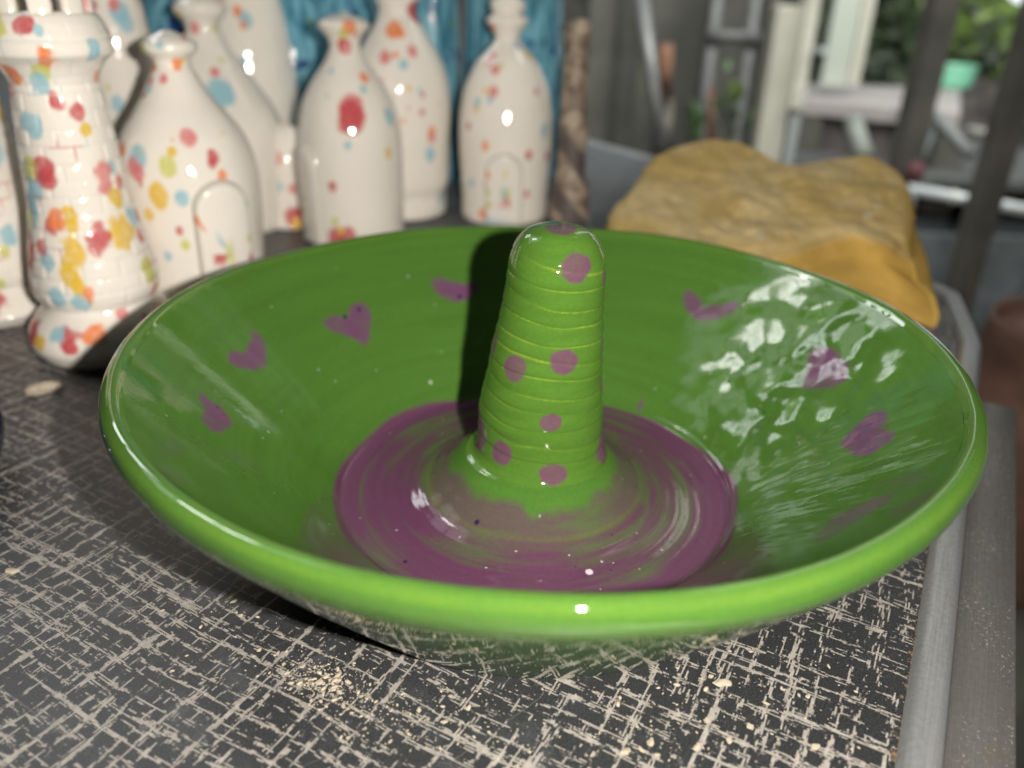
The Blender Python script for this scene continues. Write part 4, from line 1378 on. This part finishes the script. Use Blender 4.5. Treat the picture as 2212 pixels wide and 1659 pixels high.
zt = 1.2
frame_part('post', 1657, 1716, 170, 1.30, .05, FZ, at_y(1676, 12, 1.3)[2], cream_paint, fr_)
frame_part('bead', 1717, 1746, 170, 1.285, .045, at_y(1730, 238, 1.285)[2], zt, plain('cream_bead', (.56, .55, .47), .5), fr_)
frame_part('lower_bead', 1702, 1722, 300, 1.29, .04, FZ, at_y(1715, 252, 1.29)[2], pale_paint, fr_)
fr2 = empty('door_panel', (at_y(1830, 90, 1.75)[0], 1.75, 0))
tag(fr2, 'pale painted door panel with bright edge strip, right of the cream post', 'door')
frame_part('panel', 1790, 1848, 90, 1.75, .04, at_y(1820, 186, 1.75)[2], zt + .5, plain('pale_grey_green', (.40, .43, .38), .55, var=.1, scale=4), fr2)
frame_part('edge_strip', 1850, 1875, 90, 1.74, .05, at_y(1850, 186, 1.74)[2], zt + .5, cream_paint, fr2)
frame_part('rail', 1768, 1790, 110, 1.755, .04, at_y(1780, 118, 1.755)[2], at_y(1780, 104, 1.755)[2], pale_paint, fr2)
# white sill bench
zsl = -.06
sill_poly = [at_z(1735, 214, zsl)[:2], at_z(2075, 246, zsl)[:2], at_z(2075, 190, zsl)[:2], at_z(1735, 180, zsl)[:2]]
bench = empty('white_bench', (*sill_poly[0], 0))
tag(bench, 'white topped work bench far behind the counter', 'bench')
bm = prism([p - sill_poly[0] for p in sill_poly], zsl - .03, zsl, .003)
link('top', bm_mesh('bench_top', bm), plain('bench_white', (.34, .31, .30), .5, var=.12, scale=4), bench, smooth=False)
for q in sill_poly:
    bm = bmesh.new()
    c_ = np.mean(sill_poly, 0)
    w = q + (c_ - q) * .08 - sill_poly[0]
    add_box(bm, (w[0], w[1], (FZ + zsl - .03) / 2), (.06, .06, zsl - .031 - FZ))
    link('leg', bm_mesh('bench_leg', bm), dark_post, bench, smooth=False)
bm = bmesh.new()
c_ = np.mean(sill_poly, 0) - sill_poly[0]
q0 = sill_poly[0] + (np.mean(sill_poly, 0) - sill_poly[0]) * .12 - sill_poly[0]
q1 = sill_poly[1] + (np.mean(sill_poly, 0) - sill_poly[1]) * .12 - sill_poly[0]
dd = q1 - q0
rotm = Matrix.Rotation(math.atan2(dd[1], dd[0]), 3, 'Z')
add_box(bm, (*((q0 + q1) / 2), zsl - .26), (np.linalg.norm(dd), .02, .44), rotm)
link('apron', bm_mesh('bench_apron', bm), plain('bench_dark', (.07, .06, .06), .8, var=.5, scale=14), bench, smooth=False)
# mint green bowl on the bench
p = at_z(2055, 190, zsl)
mb = empty('mint_tub', (p[0], p[1], zsl))
tag(mb, 'mint green plastic tub standing on the white bench', 'tub')
rb = 36 * np.linalg.norm(p - CAM) / FPX
pf = resample([(rb * .6, .001), (rb * .82, .002), (rb * .92, rb * .4), (rb, rb * 1.0), (rb * 1.04, rb * 1.05), (rb * .97, rb * 1.06), (rb * .9, rb * .5), (rb * .5, rb * .12), (.001, rb * .1)], rb * .05)
V, th = lathe(pf, 48)
link('body', grid_mesh('mint_body', V, True), plain('mint_plastic', (.22, .55, .38), .4, var=.08), mb)
# dark posts
post('timber_post', 1994, 180, 1.05, 44, .045, dark_post, 'dark timber post behind the right lobe of the sponge', 'post', group='dark timber posts')
p = at_y(2128, 450, .80)
post('timber_post', 2122, 450, .80, 42, .035, dark_post, 'dark timber post at the right, nearest the picture edge', 'post', group='dark timber posts')
# bright metal rail
p0, p1 = at_y(1960, 408, 1.0), at_y(2300, 468, .92)
rl = empty('chrome_rail', p0)
tag(rl, 'bright metal rail running behind the sponge to the right', 'rail')
bm = bmesh.new()
add_tube(bm, [(0, 0, 0), p1 - p0], .0082, 14)
link('bar', bm_mesh('rail_bar', bm), plain('bright_metal', (.62, .66, .68), .35, .2, var=.15), rl)
for s_ in (.30, .52):
    bm = bmesh.new()
    q = (p1 - p0) * s_
    add_tube(bm, [q, q * 1.045], .0115, 14)
    link('collar', bm_mesh('rail_collar', bm), plain('collar_metal', (.75, .72, .62), .3, .2), rl)
for s_ in (.02, .98):
    bm = bmesh.new()
    q = (p1 - p0) * s_
    add_tube(bm, [q, (q[0], q[1], FZ - p0[2])], .012, 12)
    link('leg', bm_mesh('rail_leg', bm), grey_steel, rl)
# low cupboard below / behind the rail
a = at_y(1760, 300, 1.5)
cb = empty('low_cupboard', (a[0] + .08, 1.62, FZ))
tag(cb, 'dark blue grey cupboard beneath the white bench', 'cupboard')
bm = bmesh.new()
add_box(bm, (0, 0, .30), (.9, .3, .6), bevel=.004)
link('carcass', bm_mesh('cupboard_body', bm), plain('blue_grey_board', (.075, .085, .095), .7, var=.4, scale=7), cb, smooth=False)
for sx in (-.22, .22):
    bm = bmesh.new()
    add_box(bm, (sx, -.16, .30), (.41, .018, .54), bevel=.003)
    link('door', bm_mesh('cupboard_door', bm), plain('blue_grey_door', (.085, .095, .10), .65, var=.4, scale=9), cb, smooth=False)
# pale leaf-shaped trowels, cups and a red cloth: bits on the shelf behind the rail
shelf_z = -.17
pa = at_z(2050, 345, shelf_z)
sh = empty('back_shelf', (pa[0], pa[1], shelf_z))
tag(sh, 'dark grey shelf of small things behind the sponge', 'shelf')
bm = bmesh.new()
add_box(bm, (-.05, .04, -.010), (.62, .50, .02), bevel=.003)
link('board', bm_mesh('shelf_board', bm), plain('shelf_grey', (.075, .078, .078), .7, var=.5, scale=18), sh, smooth=False)
for sx in (-.33, .23):
    bm = bmesh.new()
    add_box(bm, (sx, .04, (FZ - shelf_z) / 2 - .011), (.04, .4, shelf_z - FZ - .022))
    link('side', bm_mesh('shelf_side', bm), grey_steel, sh, smooth=False)


def paddle(px, py, Lp, Wp, ang_, col, label):
    p = at_z(px, py, shelf_z + .006)
    s_ = np.linalg.norm(p - CAM) / FPX
    L, Wd = Lp * s_, Wp * s_
    bm = bmesh.new()
    ring0, ring1 = [], []
    for k in range(20):
        a = 2 * math.pi * k / 20
        x, y = L / 2 * math.cos(a), Wd / 2 * math.sin(a) * (1 + .25 * math.cos(a))
        ring0.append(bm.verts.new((x, y, 0))); ring1.append(bm.verts.new((x * .9, y * .85, .006)))
    for k in range(20):
        bm.faces.new((ring0[k], ring0[(k + 1) % 20], ring1[(k + 1) % 20], ring1[k]))
    bm.faces.new(ring1); bm.faces.new(ring0[::-1])
    o = link('clay_slab', bm_mesh('clay_slab', bm), plain('slab_clay', col, .7, var=.1), smooth=False)
    o.location = (p[0], p[1], shelf_z + .0005)
    o.rotation_euler = (0, 0, ang_)
    tag(o, label, 'slab', 'pale oval clay slabs on the back shelf')


paddle(2002, 322, 78, 66, 1.05, (.60, .58, .44), 'pale cream oval slab on the dark shelf, left of the pinkish one')
paddle(2052, 326, 84, 62, 1.05, (.66, .56, .52), 'pale pinkish oval slab on the dark shelf beside the dark post')
paddle(2112, 278, 34, 60, .2, (.35, .35, .31), 'grey oval slab on the dark shelf, farthest right')
# white cup
p = at_z(1934, 303, shelf_z)
cup = empty('white_cup', (p[0], p[1], shelf_z))
tag(cup, 'small white cup on the dark shelf above the right sponge lobe', 'cup')
rb = 15 * np.linalg.norm(p - CAM) / FPX
pf = resample([(rb * .5, .0005), (rb * .8, .002), (rb, rb * .9), (rb * 1.02, rb * 1.5), (rb * .94, rb * 1.5), (rb * .7, rb * .3), (.0005, rb * .2)], rb * .08)
V, th = lathe(pf, 32)
link('body', grid_mesh('cup_body', V, True), plain('cup_white', (.62, .66, .66), .3, var=.05), cup)
# thin pale sticks
for k, (x0, y0_, x1, y1_, w_, cl_, lb) in enumerate(((1843, 262, 1868, 338, .016, (.22, .235, .21), 'short pale stick standing behind the waist of the sponge'),
                                                    (2015, 245, 2098, 335, .010, (.20, .21, .21), 'pale grey stick lying on the shelf toward the dark post'),
                                                    (2030, 255, 1990, 345, .006, (.09, .10, .10), 'dark thin rod between the two pale slabs'))):
    bm = bmesh.new()
    a0, a1 = at_y(x0, y0_, 1.28 + .02 * k), at_y(x1, y1_, 1.20)
    add_tube(bm, [a0, a1], w_, 10)
    o = link('stick', bm_mesh('stick', bm), plain('stick_tone', cl_, .6, var=.2))
    tag(o, lb, 'stick')
# fallen red cloth
p = at_y(1972, 372, 1.02)
bm = bmesh.new()
bmesh.ops.create_icosphere(bm, subdivisions=3, radius=.014)
for v in bm.verts:
    v.co *= 1 + .25 * math.sin(90 * v.co.x + 40 * v.co.z)
o = link('red_rag', bm_mesh('red_rag', bm), plain('red_cloth', (.11, .04, .045), .9, var=.3))
o.location = p
tag(o, 'crumpled dull red rag behind the right lobe of the sponge', 'rag')
# brown jug at the right edge, on a low stool
p = at_y(2196, 800, .34)
jug = empty('brown_sack', (p[0] + .040, .36, 0))
tag(jug, 'rounded reddish brown clay sack at the right edge below the counter corner', 'sack')
bm = bmesh.new()
pf = resample([(.02, -.30), (.052, -.30), (.058, -.26), (.056, -.16), (.054, -.06), (.046, p[2] + .018), (.030, p[2] + .030), (.012, p[2] + .034), (.0005, p[2] + .034)], .006)
V, th = lathe(pf, 60)
V[..., :2] *= (1 + .18 * (fnoise(V, 30, 3, 2) - .5))[..., None]
link('body', grid_mesh('sack_body', V, True), plain('brown_sack_cloth', (.10, .052, .036), .75, var=.3, scale=25), jug)
bm = bmesh.new()
add_tube(bm, [(0, 0, -.3005), (0, 0, FZ)], [.09, .10], 24)
stl = link('stool', bm_mesh('stool', bm), dark_post)
stl.location = (p[0] + .040, .36, 0)
tag(stl, 'dark stool carrying the brown sack beside the counter', 'stool')

# ------------------------------------------------------------------ garden seen through the opening
m, nt, b = mat('sky_glow')
em = nt.nodes.new('ShaderNodeEmission')
em.inputs[0].default_value = (.92, .97, 1.0, 1)
em.inputs[1].default_value = 1.6
nt.links.new(em.outputs[0], nt.nodes['Material Output'].inputs[0])
bm = bmesh.new()
a = [at_y(1500, 300, 7.5), at_y(2700, 300, 7.5), at_y(2700, -700, 7.5), at_y(1500, -700, 7.5)]
vs = [bm.verts.new(p) for p in a]
bm.faces.new(vs)
tag(link('sky', bm_mesh('sky', bm), m, smooth=False), kind='structure')
lawn = plain('lawn_green', (.08, .13, .03), .9, var=.4, scale=5)
bm = bmesh.new()
add_box(bm, (3.0, 7.0, FZ + .01), (9, 6, .02))
tag(link('lawn', bm_mesh('lawn', bm), lawn, smooth=False), kind='structure')


def bush(cx_, cy_, cz_, R, n_, mats, label, gaps=(), squash=1.0, seed=1):
    root = empty('garden_shrub', (cx_, cy_, FZ))
    tag(root, label, 'shrub', 'shrubs in the garden behind')
    g = np.random.default_rng(seed)
    bm = bmesh.new()
    add_tube(bm, [(0, 0, 0), (.02, 0, (cz_ - FZ) * .6), (0, .02, cz_ - FZ)], [.05, .04, .02], 8)
    link('trunk', bm_mesh('shrub_trunk', bm), dark_post, root)
    for mi, mm in enumerate(mats):
        V, F = [], []
        for k in range(n_ // len(mats)):
            d = g.normal(size=3); d /= np.linalg.norm(d)
            c_ = d * R * g.uniform(.2, 1) ** .5 * np.array([1, .6, squash])
            P = c_ + np.array([cx_, cy_, cz_])
            q = P - CAM
            zz = q @ FW
            sx, sy = 1106 + FPX * (q @ RT) / zz, 829.5 - FPX * (q @ UP) / zz
            L = g.uniform(.05, .11)
            ax = g.normal(size=3); ax /= np.linalg.norm(ax)
            bx = np.cross(ax, g.normal(size=3)); bx /= np.linalg.norm(bx)
            o_ = c_ + np.array([0, 0, cz_ - FZ])
            i0 = len(V)
            V += [o_ - ax * L, o_ + bx * L * .45, o_ + ax * L, o_ - bx * L * .45]
            F.append((i0, i0 + 1, i0 + 2, i0 + 3))
        me = bpy.data.meshes.new('shrub_foliage')
        me.from_pydata([tuple(v) for v in V], [], F)
        o = link('foliage', me, mm, root, smooth=False)
        o['kind'] = 'stuff'


lf1 = plain('foliage_dark', (.045, .075, .03), .6, var=.4, scale=6)
lf2 = plain('foliage_bright', (.17, .26, .06), .55, var=.4, scale=6)
lf3 = plain('foliage_grey', (.12, .15, .11), .6, var=.4, scale=6)
p = at_y(1925, 165, 3.6); bush(p[0], 3.6, p[2], .27, 1100, (lf1, lf3), 'dark grey green shrub in the garden left of the dark post', seed=3)
p = at_y(2055, 105, 3.6); bush(p[0], 3.6, p[2], .24, 900, (lf2, lf2, lf3), 'bright yellow green shrub in the garden right of the dark post', seed=4)
p = at_y(2165, 190, 4.0); bush(p[0], 4.0, p[2], .33, 1300, (lf3, lf1), 'grey green shrub in the garden below the bright sky gap', seed=5)
p = at_y(1785, 100, 4.0); bush(p[0], 4.0, p[2], .42, 1300, (lf1,), 'dark green shrub seen between the cream post and the door', seed=6)
p = at_y(2030, -60, 4.4); bush(p[0], 4.4, p[2], .30, 1000, (lf3, lf2), 'tall shrub at the top of the garden view', seed=7)
# heap of dark clutter right of the bench
p = at_y(2140, 215, 2.4)
hp = empty('clutter_heap', (p[0], 2.4, FZ))
tag(hp, 'dark brown heap of clutter beyond the right-hand post', 'heap')
bm = bmesh.new()
bmesh.ops.create_icosphere(bm, subdivisions=4, radius=1)
for v in bm.verts:
    q = np.array(v.co) * 1.0
    s = 1 + .45 * (float(fnoise(q[None], 2.4, 5, 3)[0]) - .5)
    v.co = Vector((q[0] * s * .26, q[1] * s * .2, max(-.0, (q[2] * .5 + .5) * s * (p[2] - FZ + .05))))
link('pile', bm_mesh('heap_pile', bm), plain('clutter_brown', (.055, .048, .045), .85, var=.8, scale=16), hp)
